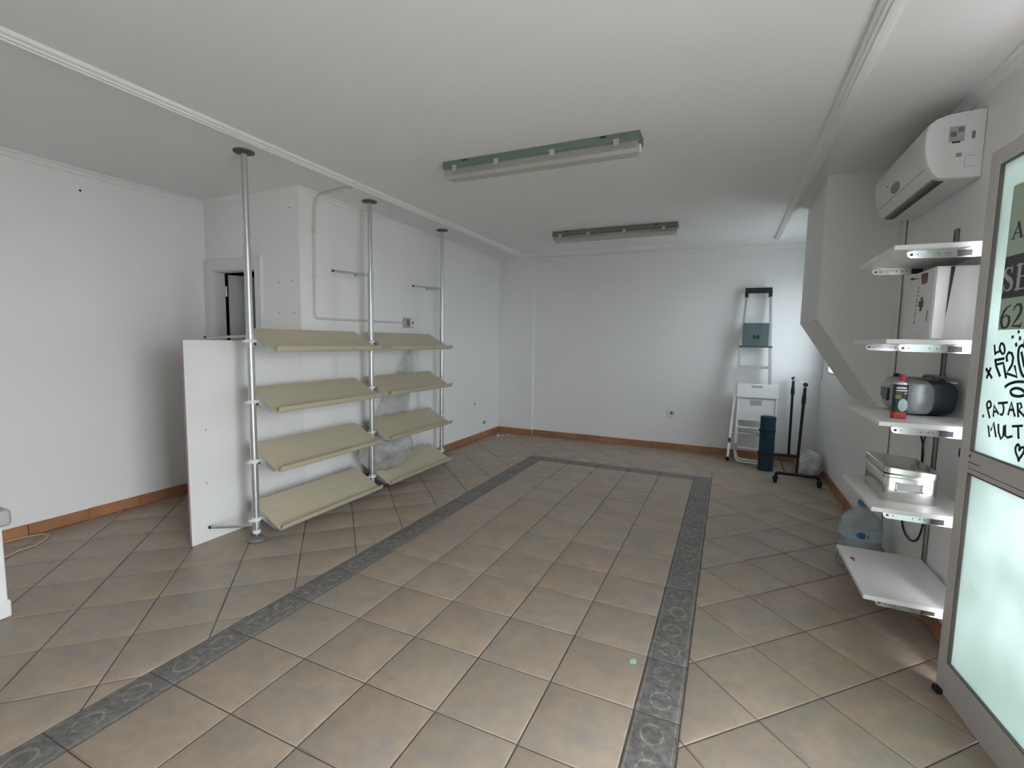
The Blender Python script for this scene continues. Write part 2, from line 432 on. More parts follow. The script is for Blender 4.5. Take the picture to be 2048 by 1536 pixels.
def tile_mesh(name, poly, mat, **k):
    bm = tile_bm(poly, **k)
    if bm is None: return None
    bmesh.ops.recalc_face_normals(bm, faces=bm.faces)
    for f in bm.faces: f.smooth = True
    for e in bm.edges:
        if len(e.link_faces) == 2 and e.calc_face_angle(0) > math.radians(40): e.smooth = False
    me = bpy.data.meshes.new(name); bm.to_mesh(me); bm.free(); me.materials.append(M[mat]); return me
REST = []
def put_tile(name, me, x, y, rz=0.):
    if me is None: return
    if y < -1.42 and 'border' not in name: REST.append((me, x, y, rz)); return      # nearest the viewer's feet, out of view
    o = bpy.data.objects.new(name, me); COL.objects.link(o); o.parent = floor
    o.location = (x, y, random.uniform(-.0006, .0006)); o.rotation_euler = (random.uniform(-.0012, .0012), random.uniform(-.0012, .0012), rz)
    OFF[o.name] = Vector((0, 0, 0)); return o
sq = lambda a, b_: [(-a, -b_), (a, -b_), (a, b_), (-a, b_)]
CX1 = 5*TS; FAR = 8.94*TS; BW = TS/2
me_full = tile_mesh('floor_tile', sq(TS/2, TS/2), 'tile')
me_cut = tile_mesh('floor_tile_cut', sq(TS/2, .47*TS), 'tile')
for i in range(5):
    for j in range(-9, 9):
        if j == 8: put_tile('floor_tile', me_cut, (i+.5)*TS, 8*TS+.47*TS)
        else: put_tile('floor_tile', me_full, (i+.5)*TS, (j+.5)*TS, random.choice((0, PI)))
me_b = tile_mesh('border_tile', sq(BW/2, TS/2), 'border')
me_bs = tile_mesh('border_tile_square', sq(BW/2, BW/2), 'border')
me_bc = tile_mesh('border_tile_cut', sq(BW/2, .47*TS), 'border')
for j in range(-9, 9):
    for x, fl in ((-BW/2, 0), (CX1+BW/2, PI)):
        if j == 8: put_tile('border_tile', me_bc, x, 8*TS+.47*TS, fl)
        else: put_tile('border_tile', me_b, x, (j+.5)*TS, fl)
for i in range(5): put_tile('border_tile', me_b, (i+.5)*TS, FAR+BW/2, PI/2)
for x in (-BW/2, CX1+BW/2): put_tile('border_tile', me_bs, x, FAR+BW/2)
# diagonal field around the frame
s2 = math.sqrt(2.); U0, V0 = .04, .83
x0, x1, y1 = -BW, CX1+BW, FAR+BW
diag_full = tile_mesh('floor_tile_diagonal', [(0, -TS/s2), (TS/s2, 0), (0, TS/s2), (-TS/s2, 0)], 'tile')
for ui in range(-16, 22):
    for vi in range(-22, 18):
        uc, vc = (ui+.5+U0)*TS, (vi+.5+V0)*TS
        cx, cy = (uc+vc)/s2, (uc-vc)/s2
        h = TS/s2
        if cx < XL-h or cx > XR+.2+h or cy < -2.6-h or cy > YF+h: continue
        P0 = [(cx, cy-h), (cx+h, cy), (cx, cy+h), (cx-h, cy)]
        pieces = []
        def addp(p):
            if len(p) >= 3 and area(p) > 4e-4: pieces.append(p)
        base = clip(clip(clip(P0, 1, 0, XR+.2), 0, 1, YF), 0, -1, 2.6); base = clip(base, -1, 0, -XL) if base else base
        if len(base) < 3: continue
        # the corner behind the doorway wall is not floor of this room
        for part in ((clip(base, 0, 1, YD+.02), clip(clip(base, 0, -1, -YD-.02), -1, 0, -X2)) if (cx-h < X2 and cy+h > YD+.02) else (base,)):
            if len(part) < 3: continue
            if cx+h <= x0 or cx-h >= x1 or cy-h >= y1: addp(part); continue
            addp(clip(part, 1, 0, x0)); addp(clip(part, -1, 0, -x1))
            m_ = clip(clip(part, -1, 0, -x0), 1, 0, x1) if len(part) > 2 else []
            if len(m_) > 2: addp(clip(m_, 0, -1, -y1))
        for p in pieces:
            if abs(area(p)-TS*TS) < 1e-4: put_tile('floor_tile', diag_full, cx, cy, 0)
            else:
                gx = sum(q[0] for q in p)/len(p); gy = sum(q[1] for q in p)/len(p)
                put_tile('floor_tile', tile_mesh('floor_tile_cut', [(q[0]-gx, q[1]-gy) for q in p], 'tile'), gx, gy)

bm = nb()
for me, x, y, rz in REST:
    nv = len(bm.verts); bm.from_mesh(me); bm.verts.ensure_lookup_table()
    bmesh.ops.transform(bm, matrix=Matrix.Translation((x, y, 0)) @ Matrix.Rotation(rz, 4, 'Z'), verts=bm.verts[nv:])
rest = obj('floor_tiles', bm, 'tile', floor); rest['kind'] = 'stuff'
struct('ceiling', B(XL-.2, XR+.3, YB-.2, YF+.2, H, H+.15), 'ceil', 'flat white ceiling')
struct('wall_left', B(XL-.15, XL, YB, YD+.12, -.05, H), 'wall', 'white left wall')
# doorway wall with an opening
bm = nb(); DX0, DX1, DZ = -2.20, -1.655, 1.925
box(bm, XL-.15, DX0, YD, YD+.08, -.05, H); box(bm, DX1, X2, YD, YD+.08, -.05, H); box(bm, DX0, DX1, YD, YD+.08, DZ, H)
struct('wall_doorway', bm, 'wall', 'white wall with the inner doorway')
struct('wall_inner_left', B(X2-.12, X2, YD+.08, YF+.15, -.05, H), 'wall', 'white wall behind the slanted shelving')
struct('wall_far', B(X2-.12, XR+.25, YF, YF+.15, -.05, H), 'wall', 'white far wall')
struct('wall_corner', B(X2-.001, -.63, YF-.028, YF+.01, 0, H-.001, bev=.008, seg=2), 'wall', 'shallow white pilaster in the far left corner')
struct('wall_back', B(XL-.15, XR+.25, YB-.15, YB, -.05, H), 'wallback', 'white wall behind the viewer')
# right wall: solid stretch with the shelves, low parapet and window further back, shopfront opening nearer
bm = nb(); box(bm, XR, XR+.2, .36, 1.90, -.05, H)
struct('wall_right', bm, 'wall', 'white right wall behind the wall shelves')
struct('wall_parapet', B(XR, XR+.2, 1.90, YF+.02, -.05, .985, bev=.004), 'wall', 'low white parapet under the rear window')
bm = nb(); WX = XR+.012; WY0, WY1, WZ0, WZ1 = 2.86, 4.02, 1.062, 2.12
box(bm, WX, XR+.2, 1.89, YF+.02, .97, WZ0); box(bm, WX, XR+.2, 1.89, YF+.02, WZ1, H)
box(bm, WX, XR+.2, 1.89, WY0, WZ0, WZ1); box(bm, WX, XR+.2, WY1, YF+.02, WZ0, WZ1)
struct('wall_window', bm, 'wall', 'white wall around the rear window')
bm = nb()
fw = .03
box(bm, WX+.003, WX+.05, WY0, WY0+fw, WZ0, WZ1); box(bm, WX+.003, WX+.05, WY1-fw, WY1, WZ0, WZ1)
box(bm, WX+.003, WX+.05, WY0+fw, WY1-fw, WZ0, WZ0+.02); box(bm, WX+.003, WX+.05, WY0+fw, WY1-fw, WZ1-fw, WZ1)
win1 = struct('window_1', bm, 'alufr', 'bright rear window half hidden by the sloped column')
obj('pane', B(WX+.012, WX+.018, WY0+fw, WY1-fw, WZ0+.02, WZ1-fw), 'glassdim', win1)
# column whose underside is cut on the slant
bm = nb(); prism(bm, [(2.447, H), (2.447, 1.545), (2.835, .95), (WX+.02, .95), (WX+.02, H)], 'y', 1.86, 2.72)
struct('wall_column', bm, 'wall', 'white boxed column with a slanted underside')
# shopfront on the right
LZ = 2.10
bm = nb(); box(bm, XR, XR+.2, -.95, -.66, -.05, LZ+.03); box(bm, XR, XR+.2, YB, -2.25, -.05, LZ+.03)  # unseen piers added to stop grazing light from the shop window
struct('light_block_pier', bm, 'wall', 'unseen white piers beside the shop window, added to block grazing light')
struct('wall_lintel', B(XR, XR+.2, YB, .36, LZ+.03, H), 'wall', 'white wall over the shopfront')
bm = nb()
box(bm, 2.812, XR+.09, .303, .362, -.01, LZ+.03, bev=.003)
for ya, yb in ((-.66, -.60), (-1.01, -.95), (-2.25, -2.19)): box(bm, XR+.02, XR+.09, ya, yb, -.01, LZ+.03)
box(bm, XR+.02, XR+.09, -2.25, -.95, LZ-.03, LZ+.03); box(bm, XR+.02, XR+.09, -.66, .362, LZ-.03, LZ+.03)
box(bm, XR+.02, XR+.09, -2.25, -.95, -.01, .10)
win2 = struct('window_2', bm, 'alufr', 'aluminium shopfront frame with clear panes')
obj('pane', B(XR+.05, XR+.056, -2.19, -1.01, .10, LZ-.03), 'glass', win2)

# skirting tiles, one by one
def skirting(name, label, p, q, n, xin):
    root = struct(name, B(min(p[0], q[0])-.0005, max(p[0], q[0])+.0005, min(p[1], q[1])-.0005, max(p[1], q[1])+.0005, .001, .074), 'grout', label)
    OFF[root.name] = Vector((0, 0, 0))
    d = Vector((q[0]-p[0], q[1]-p[1])); ln = d.length; d.normalize(); k = 0; s = 0.
    while s < ln-.01:
        e = min(s+TS, ln); a = Vector(p)+d*(s+.0012); c = Vector(p)+d*(e-.0012)
        t = .011+random.uniform(-.0012, .0012); hz = .080+random.uniform(-.0015, .002)
        xs = sorted((a.x, c.x, a.x+n[0]*t, c.x+n[0]*t)); ys = sorted((a.y, c.y, a.y+n[1]*t, c.y+n[1]*t))
        obj('skirting_tile', B(xs[0], xs[-1], ys[0], ys[-1], .0005, hz, bev=.002), 'skirt', root)
        s = e
skirting('baseboard_left', 'terracotta skirting tiles along the left wall', (XL, -1.9), (XL, YD-.012), (1, 0), 1)
skirting('baseboard_doorway', 'terracotta skirting tiles beside the doorway', (-1.585, YD), (X2, YD), (0, -1), 1)
skirting('baseboard_inner_left', 'terracotta skirting tiles behind the slanted shelving', (X2, YD+.01), (X2, YF-.04), (1, 0), 1)
skirting('baseboard_corner', 'terracotta skirting tiles on the corner pilaster', (X2+.012, YF-.029), (-.63, YF-.029), (0, -1), 1)
skirting('baseboard_far', 'terracotta skirting tiles along the far wall', (-.63, YF), (XR-.012, YF), (0, -1), 1)
skirting('baseboard_right', 'terracotta skirting tiles along the right wall', (XR, .37), (XR, YF-.012), (-1, 0), 1)

# ceiling moulding frame and small cornices
prof = [(0, .001), (.003, -.016), (.016, -.019), (.019, -.026), (.031, -.027), (.034, -.033), (.048, -.034), (.051, -.028), (.064, -.027), (.067, -.019), (.081, -.016), (.085, .001)]
zp = lambda off, flip=False: [((off+(.085-p[0] if flip else p[0])), H+p[1]) for p in prof]
struct('trim_1', PR(zp(-.735), 'y', YB, 3.925), 'mould', 'ribbed white ceiling moulding on the left')
struct('trim_2', PR([(a, c) for a, c in zp(3.84)], 'x', -.735, 2.375), 'mould', 'ribbed white ceiling moulding by the far wall')
struct('trim_3', PR(zp(2.29), 'y', YB, 3.925), 'mould', 'ribbed white ceiling moulding on the right')
co = [(0, .001), (.038, .001), (.036, -.009), (.022, -.014), (.014, -.024), (.008, -.038), (0, -.042)]
bm = nb(); path = [(XL, YB), (XL, YD), (X2, YD), (X2, YF-.028), (-.63, YF-.028), (-.63, YF), (XR+.01, YF)]
nrm = [(1, 0), (0, -1), (1, 0), (0, -1), (1, 0), (0, -1)]; prev = None
for i_, p in enumerate(path):
    n_ = nrm[0] if i_ == 0 else nrm[-1] if i_ == len(path)-1 else (nrm[i_-1][0]+nrm[i_][0], nrm[i_-1][1]+nrm[i_][1])
    row = [bm.verts.new((p[0]+n_[0]*a, p[1]+n_[1]*a, H+c)) for a, c in co]
    if prev:
        for k in range(len(co)): bm.faces.new((prev[k], prev[(k+1) % len(co)], row[(k+1) % len(co)], row[k]))
    prev = row
struct('trim_4', bm, 'mould', 'small white cornice running around the left and far walls')
struct('trim_5', PR([(XR-a, H+c) for a, c in co], 'y', YB, 1.86), 'mould', 'small white cornice on the right wall')

# inner doorway: casing, half open leaf, dim room behind
door1 = struct('door_1', B(DX0-.001, DX0+.02, YD-.004, YD+.081, -.003, DZ), 'trimw', 'white framed inner doorway with its leaf half open')
OFF[door1.name] = Vector((0, 0, 0))
bm = nb(); box(bm, DX1-.02, DX1+.001, YD-.004, YD+.081, -.003, DZ); box(bm, DX0, DX1, YD-.004, YD+.081, DZ-.02, DZ+.001)
obj('jamb_lining', bm, 'trimw', door1)
bm = nb(); box(bm, XL+.002, DX0+.012, YD-.022, YD+.002, 0, 2.01, bev=.004); obj('casing', bm, 'trimw', door1)
obj('casing', B(DX1-.012, -1.59, YD-.022, YD+.002, 0, 2.01, bev=.004), 'trimw', door1)
obj('casing', B(DX0+.012, DX1-.012, YD-.022, YD+.002, DZ-.012, 2.01, bev=.004), 'trimw', door1)
obj('casing_bead', B(-1.597, -1.582, YD-.030, YD+.002, 0, 2.012, bev=.004), 'trimw', door1)
hx, hy, ang = -2.163, YD+.094, math.radians(64)
mat = Matrix.Translation((hx, hy, 0)) @ Matrix.Rotation(ang, 4, 'Z')
lf = obj('leaf', B(.006, .50, 0, .035, .008, 1.895, bev=.002, mat=mat), 'doorgrey', door1)
for z in (.25, 1.02, 1.748): obj('hinge', T([(hx-.003, hy-.012, z-.045), (hx-.003, hy-.012, z+.045)], .009), 'galv', door1)
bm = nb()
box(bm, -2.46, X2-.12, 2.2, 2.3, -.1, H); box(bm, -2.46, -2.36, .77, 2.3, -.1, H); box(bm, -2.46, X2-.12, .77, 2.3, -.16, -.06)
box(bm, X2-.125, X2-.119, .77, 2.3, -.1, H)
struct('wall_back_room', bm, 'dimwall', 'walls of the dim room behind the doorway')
struct('trim_6', B(-2.10, -1.80, 1.62, 1.66, 0, 1.66, bev=.004), 'wood', 'dull reddish panel inside the back room')

# tiny drill holes and scars in the walls
def hole(parent, c, n, r=.006):
    c = Vector(c); n = Vector(n)
    obj('screw_hole', T([c-n*.004, c+n*.0006], r, n=8), 'rubber', parent)
wd = bpy.data.objects['wall_doorway']
for x, z in ((-1.404, 1.791), (-1.253, 1.798), (-1.408, 1.553), (-1.245, 1.552), (-1.265, 2.361)): hole(wd, (x, YD, z), (0, -1, 0), .005)
hole(bpy.data.objects['wall_left'], (XL, -.173, 2.36), (1, 0, 0), .008)
wi = bpy.data.objects['wall_inner_left']
for y, z, rr in ((3.786, .204, .022), (3.83, .215, .012), (3.506, .499, .014), (3.52, .47, .008)): hole(wi, (X2, y, z), (1, 0, 0), rr)


# ------------------------------------------------------------------ open shop door on the right (door_2)
DA = Vector((2.736, .298, 0)); DD = Vector((.0886, -.9961, 0)).normalized(); DN = Vector((DD.y, -DD.x, 0))   # free edge, direction to the hinge, normal into the room
if DN.x > 0: DN = -DN
def dp(s, z, off=0.): return DA+DD*s+Vector((0, 0, z))+DN*off
DM = Matrix(((DD.x, DN.x, 0, DA.x), (DD.y, DN.y, 0, DA.y), (0, 0, 1, 0), (0, 0, 0, 1)))      # local (s, off, z)
def db(bm, s0, s1, o0, o1, z0, z1, bev=0.): return box(bm, s0, s1, o0, o1, z0, z1, bev=bev, mat=DM)
SW = .90
bm = nb(); db(bm, -.030, .030, -.04, .0, .004, 2.072, .003)
door2 = struct('door_2', bm, 'alufr', 'white aluminium shop door with whitewashed panes standing ajar')
OFF[door2.name] = Vector((0, 0, 0))
obj('stile', db(nb(), SW-.06, SW, -.04, 0, .004, 2.072, .003), 'alufr', door2)
obj('bottom_rail', db(nb(), .030, SW-.06, -.04, 0, .004, .138, .003), 'alufr', door2)
obj('top_rail', db(nb(), .030, SW-.06, -.04, 0, 2.012, 2.072, .003), 'alufr', door2)
mr = obj('middle_rail', db(nb(), .030, SW-.06, -.04, 0, .897, .981, .003), 'alufr', door2)
obj('rail_groove', db(nb(), .031, SW-.061, -.002, .0006, .916, .9185), 'gasket', mr)
obj('lock_slot', db(nb(), .032, .105, -.002, .0008, .938, .942), 'gasket', mr)
obj('lock_slot', db(nb(), .032, .045, -.002, .0008, .957, .968), 'gasket', mr)
bm = nb()
for z0, z1 in ((.138, .897), (.981, 2.012)):
    for q in ((.030, .034, z0, z1), (SW-.064, SW-.06, z0, z1), (.034, SW-.064, z0, z0+.004), (.034, SW-.064, z1-.004, z1)): db(bm, q[0], q[1], -.012, -.001, q[2], q[3])
obj('gasket', bm, 'gasket', door2)
obj('lower_pane', db(nb(), .026, SW-.056, -.022, -.016, .134, .901), 'film', door2)
up = obj('upper_pane', db(nb(), .026, SW-.056, -.022, -.016, .977, 2.016), 'film', door2)
bm = nb(); db(bm, -.047, -.029, -.034, -.006, .915, 1.0, .006); db(bm, -.062, -.045, -.030, -.008, .937, .975, .005)
obj('latch_knob', bm, 'black', door2)
bm = nb(); db(bm, -.010, .030, .0, .022, .0015, .022, .004); obj('floor_stop', bm, 'rubber', door2)

def ribbon(bm, pts, w, o0, o1):              # flat stroke of given width on the door plane
    P = [Vector((p[0], p[1])) for p in pts]; n = len(P); Lr = []; Rr = []
    ws = w if isinstance(w, (list, tuple)) else [w]*n
    for i in range(n):
        d = P[min(i+1, n-1)]-P[max(i-1, 0)]
        if d.length < 1e-6: d = Vector((1, 0))
        d.normalize(); q = Vector((-d.y, d.x))*ws[i]/2
        a, c = P[i]+q, P[i]-q
        if i == 0: a, c = a-d*ws[i]*.35, c-d*ws[i]*.35
        if i == n-1: a, c = a+d*ws[i]*.35, c+d*ws[i]*.35
        Lr.append([bm.verts.new(dp(a.x, a.y, o)) for o in (o0, o1)]); Rr.append([bm.verts.new(dp(c.x, c.y, o)) for o in (o0, o1)])
    for i in range(n-1):
        for k in (1,): bm.faces.new((Lr[i][1], Lr[i+1][1], Rr[i+1][1], Rr[i][1]))
        bm.faces.new((Lr[i][0], Lr[i+1][0], Lr[i+1][1], Lr[i][1])); bm.faces.new((Rr[i][0], Rr[i+1][0], Rr[i+1][1], Rr[i][1]))
    return bm
def smooth2(pts, k=3):
    if len(pts) < 4: return pts
    out = []; n = len(pts)
    for i in range(n-1):
        p0, p1, p2, p3 = pts[max(i-1, 0)], pts[i], pts[i+1], pts[min(i+2, n-1)]
        for j in range(k):
            t = j/k
            out.append(tuple(.5*((2*p1[c])+(-p0[c]+p2[c])*t+(2*p0[c]-5*p1[c]+4*p2[c]-p3[c])*t*t+(-p0[c]+3*p1[c]-3*p2[c]+p3[c])*t**3) for c in (0, 1)))
    return out+[pts[-1]]
STROKES = [[(0.0792,1.3737),(0.0888,1.3409),(0.0918,1.3427),(0.0895,1.3478),(0.1107,1.3534)],[(0.1107,1.3534),(0.1096,1.367),(0.1152,1.3815),(0.1298,1.3756),(0.1378,1.3605),(0.1372,1.3487),(0.1285,1.3452),(0.1175,1.3535),(0.1083,1.367),(0.1152,1.3815)],[(0.0927,1.3219),(0.1393,1.3294)],[(0.0927,1.3219),(0.1023,1.2998),(0.1277,1.2686)],[(0.1025,1.3068),(0.138,1.3142),(0.1486,1.2919),(0.1613,1.2649)],[(0.1565,1.3216),(0.1511,1.3373),(0.1604,1.3508),(0.1764,1.3478),(0.1865,1.3333),(0.1852,1.3119),(0.1732,1.2932),(0.1614,1.2792),(0.216,1.2711),(0.1985,1.3051)],[(0.2234,1.3751),(0.2102,1.3679),(0.2093,1.3453),(0.2161,1.3197),(0.2307,1.2914),(0.2454,1.2755),(0.2564,1.2801),(0.2618,1.3025),(0.2593,1.3307),(0.2481,1.3556),(0.2336,1.3712),(0.2234,1.3751)],[(0.2247,1.3512),(0.2441,1.308)],[(0.0468,1.2884),(0.0842,1.2588)],[(0.071,1.2922),(0.0553,1.2577)],[(0.1974,1.4203),(0.2003,1.4178)],[(0.1694,1.4021),(0.1755,1.4036)],[(0.2346,1.4068),(0.2379,1.4079)],[(0.2081,1.4008),(0.2092,1.3944)],[(0.1921,1.3799),(0.1957,1.3734)],[(0.2333,1.3934),(0.233,1.3815)],[(0.1628,1.234),(0.1793,1.2437),(0.2104,1.2536),(0.2439,1.257),(0.2676,1.2557),(0.2914,1.2498)],[(0.2666,1.2208),(0.2459,1.2316),(0.2188,1.234),(0.1976,1.2271),(0.1929,1.2176),(0.2032,1.2095)],[(0.1966,1.2182),(0.1947,1.2147),(0.2083,1.2087),(0.2355,1.2083),(0.2606,1.2149),(0.2823,1.2234),(0.2949,1.2293)],[(0.0969,1.117),(0.0778,1.1498),(0.0728,1.1616),(0.0782,1.1721),(0.0894,1.1743),(0.0972,1.1629),(0.0932,1.1535),(0.081,1.1484)],[(0.1167,1.1261),(0.1142,1.1632),(0.1424,1.1375)],[(0.1154,1.1407),(0.1355,1.1452)],[(0.1373,1.1738),(0.1838,1.1819)],[(0.1584,1.1764),(0.1677,1.1614),(0.1678,1.1462),(0.1629,1.1362),(0.1533,1.1374)],[(0.1944,1.1432),(0.2024,1.1849),(0.2274,1.1422)],[(0.1969,1.1586),(0.2191,1.1615)],[(0.2444,1.1431),(0.2333,1.1861),(0.2489,1.1864),(0.2555,1.176),(0.2434,1.1631),(0.2812,1.1429)],[(0.3017,1.1897),(0.2797,1.1854),(0.2719,1.1765),(0.2791,1.1616),(0.2914,1.1507),(0.3084,1.1501)],[(0.0581,1.1193),(0.0598,1.1151)],[(0.2918,1.1414),(0.2997,1.1355)],[(0.1073,1.0515),(0.0933,1.0889),(0.1133,1.0738),(0.1222,1.1033),(0.143,1.0573)],[(0.1491,1.0999),(0.1551,1.0742),(0.1708,1.054),(0.1818,1.0672),(0.1788,1.0988)],[(0.1859,1.1034),(0.192,1.0691),(0.203,1.0653),(0.2257,1.0737)],[(0.2224,1.1069),(0.2694,1.1164)],[(0.2487,1.1113),(0.2576,1.074)],[(0.2945,1.119),(0.3039,1.071)],[(0.2703,1.0013),(0.2649,1.0114),(0.2528,1.025),(0.2489,1.0405),(0.2577,1.0529),(0.2656,1.0489),(0.2681,1.0348),(0.2746,1.0451),(0.287,1.0485),(0.29,1.038),(0.2822,1.0219),(0.2727,1.0084),(0.2703,1.0013)]]
CURVED = {1, 6, 16, 17, 18, 19, 27, 36}
words = [('marker_text_LO', 0, 2), ('marker_text_FL20', 2, 10), ('marker_dots', 10, 16), ('marker_flourish', 16, 19), ('marker_text_PAJARO', 19, 30), ('marker_text_MULTI', 30, 36), ('marker_heart', 36, 37)]
for nm, i0, i1 in words:
    bm = nb()
    for i in range(i0, i1): ribbon(bm, smooth2(STROKES[i]) if i in CURVED else STROKES[i], .0096 if 2 <= i < 19 else .0082, -.0160, -.0150)
    obj('handwriting', bm, 'ink', up)
# paper notice on the upper pane
pt = thing('paper_notice', dp(.25, 1.43, -.0155), 'grey-green paper notice with a dark SE band stuck on the glass door', 'notice')
obj('sheet', db(nb(), .089, .60, -.0159, -.0150, 1.428, 1.918), 'poster', pt)
obj('dark_band', db(nb(), .0892, .5998, -.0150, -.0146, 1.536, 1.679), 'posterdk', pt)
def glyph(strokes, mat, o=(-.0150, -.0142)):
    bm = nb()
    for pts, w in strokes: ribbon(bm, pts, w, *o)
    return obj('lettering', bm, mat, pt)
glyph([([(.116, 1.736), (.1385, 1.7846)], .004), ([(.1385, 1.786), (.159, 1.736)], .010), ([(.125, 1.752), (.152, 1.752)], .004), ([(.110, 1.735), (.126, 1.735)], .003), ([(.150, 1.735), (.168, 1.735)], .003)], 'posterink')      # A
g = [(.196, 1.766), (.186, 1.770), (.178, 1.764), (.177, 1.754), (.184, 1.747), (.196, 1.748), (.203, 1.757), (.196, 1.766)]
glyph([(g, [.004, .004, .007, .007, .004, .006, .007, .004]), ([(.196, 1.767), (.208, 1.770)], .004), ([(.183, 1.746), (.178, 1.738), (.200, 1.733), (.208, 1.725), (.196, 1.716), (.178, 1.718), (.174, 1.727), (.182, 1.735)], .004)], 'posterink')  # g
sS = [(.133, 1.628), (.124, 1.639), (.108, 1.640), (.097, 1.631), (.098, 1.616), (.112, 1.606), (.128, 1.597), (.138, 1.585), (.136, 1.570), (.122, 1.562), (.106, 1.564), (.096, 1.577)]
glyph([(sS, [.004, .004, .008, .013, .016, .017, .017, .016, .013, .008, .004, .004]), ([(.133, 1.645), (.133, 1.622)], .003), ([(.095, 1.557), (.095, 1.583)], .003)], 'posterlt', (-.0146, -.0138))  # S
glyph([([(.170, 1.642), (.170, 1.562)], .016), ([(.156, 1.642), (.216, 1.642)], .005), ([(.156, 1.562), (.218, 1.562)], .005), ([(.174, 1.603), (.204, 1.603)], .005), ([(.213, 1.644), (.216, 1.622)], .004), ([(.213, 1.560), (.220, 1.584)], .004), ([(.203, 1.592), (.203, 1.614)], .004)], 'posterlt', (-.0146, -.0138))  # E
six = [(.146, 1.512), (.128, 1.505), (.112, 1.490), (.104, 1.470), (.104, 1.452), (.112, 1.438), (.126, 1.434), (.140, 1.440), (.146, 1.456), (.142, 1.471), (.128, 1.478), (.112, 1.470)]
glyph([(six, [.003, .006, .011, .014, .014, .011, .006, .011, .013, .011, .005, .003])], 'posterink')
two = [(.163, 1.492), (.167, 1.504), (.180, 1.511), (.194, 1.508), (.201, 1.496), (.197, 1.480), (.184, 1.463), (.162, 1.440), (.204, 1.438), (.210, 1.450)]
glyph([(two, [.003, .006, .008, .012, .014, .013, .010, .007, .011, .003])], 'posterink')
nine = [(.222, 1.437), (.240, 1.444), (.255, 1.458), (.263, 1.478), (.262, 1.495), (.254, 1.508), (.241, 1.512), (.227, 1.506), (.221, 1.490), (.226, 1.475), (.240, 1.469), (.256, 1.477)]
glyph([(nine, [.003, .006, .011, .014, .014, .011, .006, .011, .013, .011, .005, .003])], 'posterink')

# ------------------------------------------------------------------ pole shelving on the left
def pole(x, y, label, dark_foot, joint):
    t = thing('tension_pole', (x, y, 0), label, 'pole', 'floor to ceiling poles of the slanted shelving')
    obj('upper_tube', T([(x, y, joint), (x, y, H-.016)], .0185, n=20), 'galv', t, smooth=True)
    obj('lower_tube', T([(x, y, .045), (x, y, joint+.004)], .0225, n=20), 'galv', t, smooth=True)
    obj('ceiling_plate', L([(0, H-.018), (.022, H-.018), (.060, H-.008), (.062, H-.001), (0, H-.001)], x, y, n=28), 'greym', t, smooth=True)
    obj('end_collar', L([(.0225, .050), (.0255, .050), (.0255, .072), (.0225, .072)], x, y, n=20), 'whiteplastic', t)
    f = obj('foot', L([(0, .001), (.055, .001), (.058, .006), (.052, .016), (.030, .022), (.016, .026), (0, .026)], x, y, n=28), 'midgrey' if not dark_foot else 'rust', t, smooth=True)
    obj('foot_screw', T([(x, y, .024), (x, y, .052)], .009, n=12), 'galv', t)
    return t
PX = -.91; PY = (.055, 1.19, 2.30); ZC = (1.33, .935, .54, .145)
poles = [pole(PX, PY[0], 'nearest grey metal tension pole, by the freestanding white panel', 0, 1.92),
         pole(PX, PY[1], 'middle grey metal tension pole between the two shelf bays', 1, 1.905),
         pole(PX, PY[2], 'rearmost grey metal tension pole at the end of the shelving', 0, 1.905)]
def clamp(t, x, y, z, sides):
    bm = nb(); lathe(bm, [(.0225, z-.012), (.030, z-.012), (.030, z+.012), (.0225, z+.012)], x, y, n=16)
    for s in sides: box(bm, x-.016, x+.016, y+(.022 if s > 0 else -.038), y+(.038 if s > 0 else -.022), z-.010, z+.006, bev=.003)
    box(bm, x-.012, x+.012, y-.05 if -1 not in sides else y-.048, y-.02, z-.009, z+.005, bev=.002)
    c = obj('clamp', bm, 'whiteplastic', t)
    for s in sides:
        obj('clamp_screw', T([(x+.006, y+s*.031, z-.028), (x+.006, y+s*.031, z+.011)], .006, n=8), 'rubber', c)
for i, t in enumerate(poles):
    for z in ZC: clamp(t, PX, PY[i], z, {0: (1,), 1: (-1, 1), 2: (-1,)}[i])
def arms(label, ring_, ends, r_=.009):
    x, y, z = ring_
    t = thing('clamp_arm', (x, y, z-.012), label, 'bracket', 'clamp-on side arms of the pole shelving')
    obj('ring', L([(.0228, z-.014), (.0262, z-.014), (.0262, z+.014), (.0228, z+.014)], x, y, n=20), 'galv', t, smooth=True)
    for e in ends:
        e = Vector(e); d = (e-Vector(ring_)).normalized(); a = Vector(ring_)+d*.025
        o = obj('arm', T([a, e], r_, n=12), 'galv', t, smooth=True)
        obj('arm_cap', T([e-d*.006, e+d*.006], r_*1.05, n=12), 'black', o)
arms('pair of thin side arms high on the middle tension pole', (PX, PY[1], 1.895), [(-.965, .825, 1.883), (-1.085, 1.205, 1.903)])
arms('pair of thin side arms high on the rearmost tension pole', (PX, PY[2], 1.896), [(-.985, 1.895, 1.883), (-1.128, 2.345, 1.905)])
arms('single side arm near the floor on the nearest tension pole', (PX, PY[0], .100), [(-1.150, -.100, .097)])
arms('single side arm over the partition board on the nearest tension pole', (PX, PY[0], 1.360), [(-1.150, -.078, 1.348)], .008)
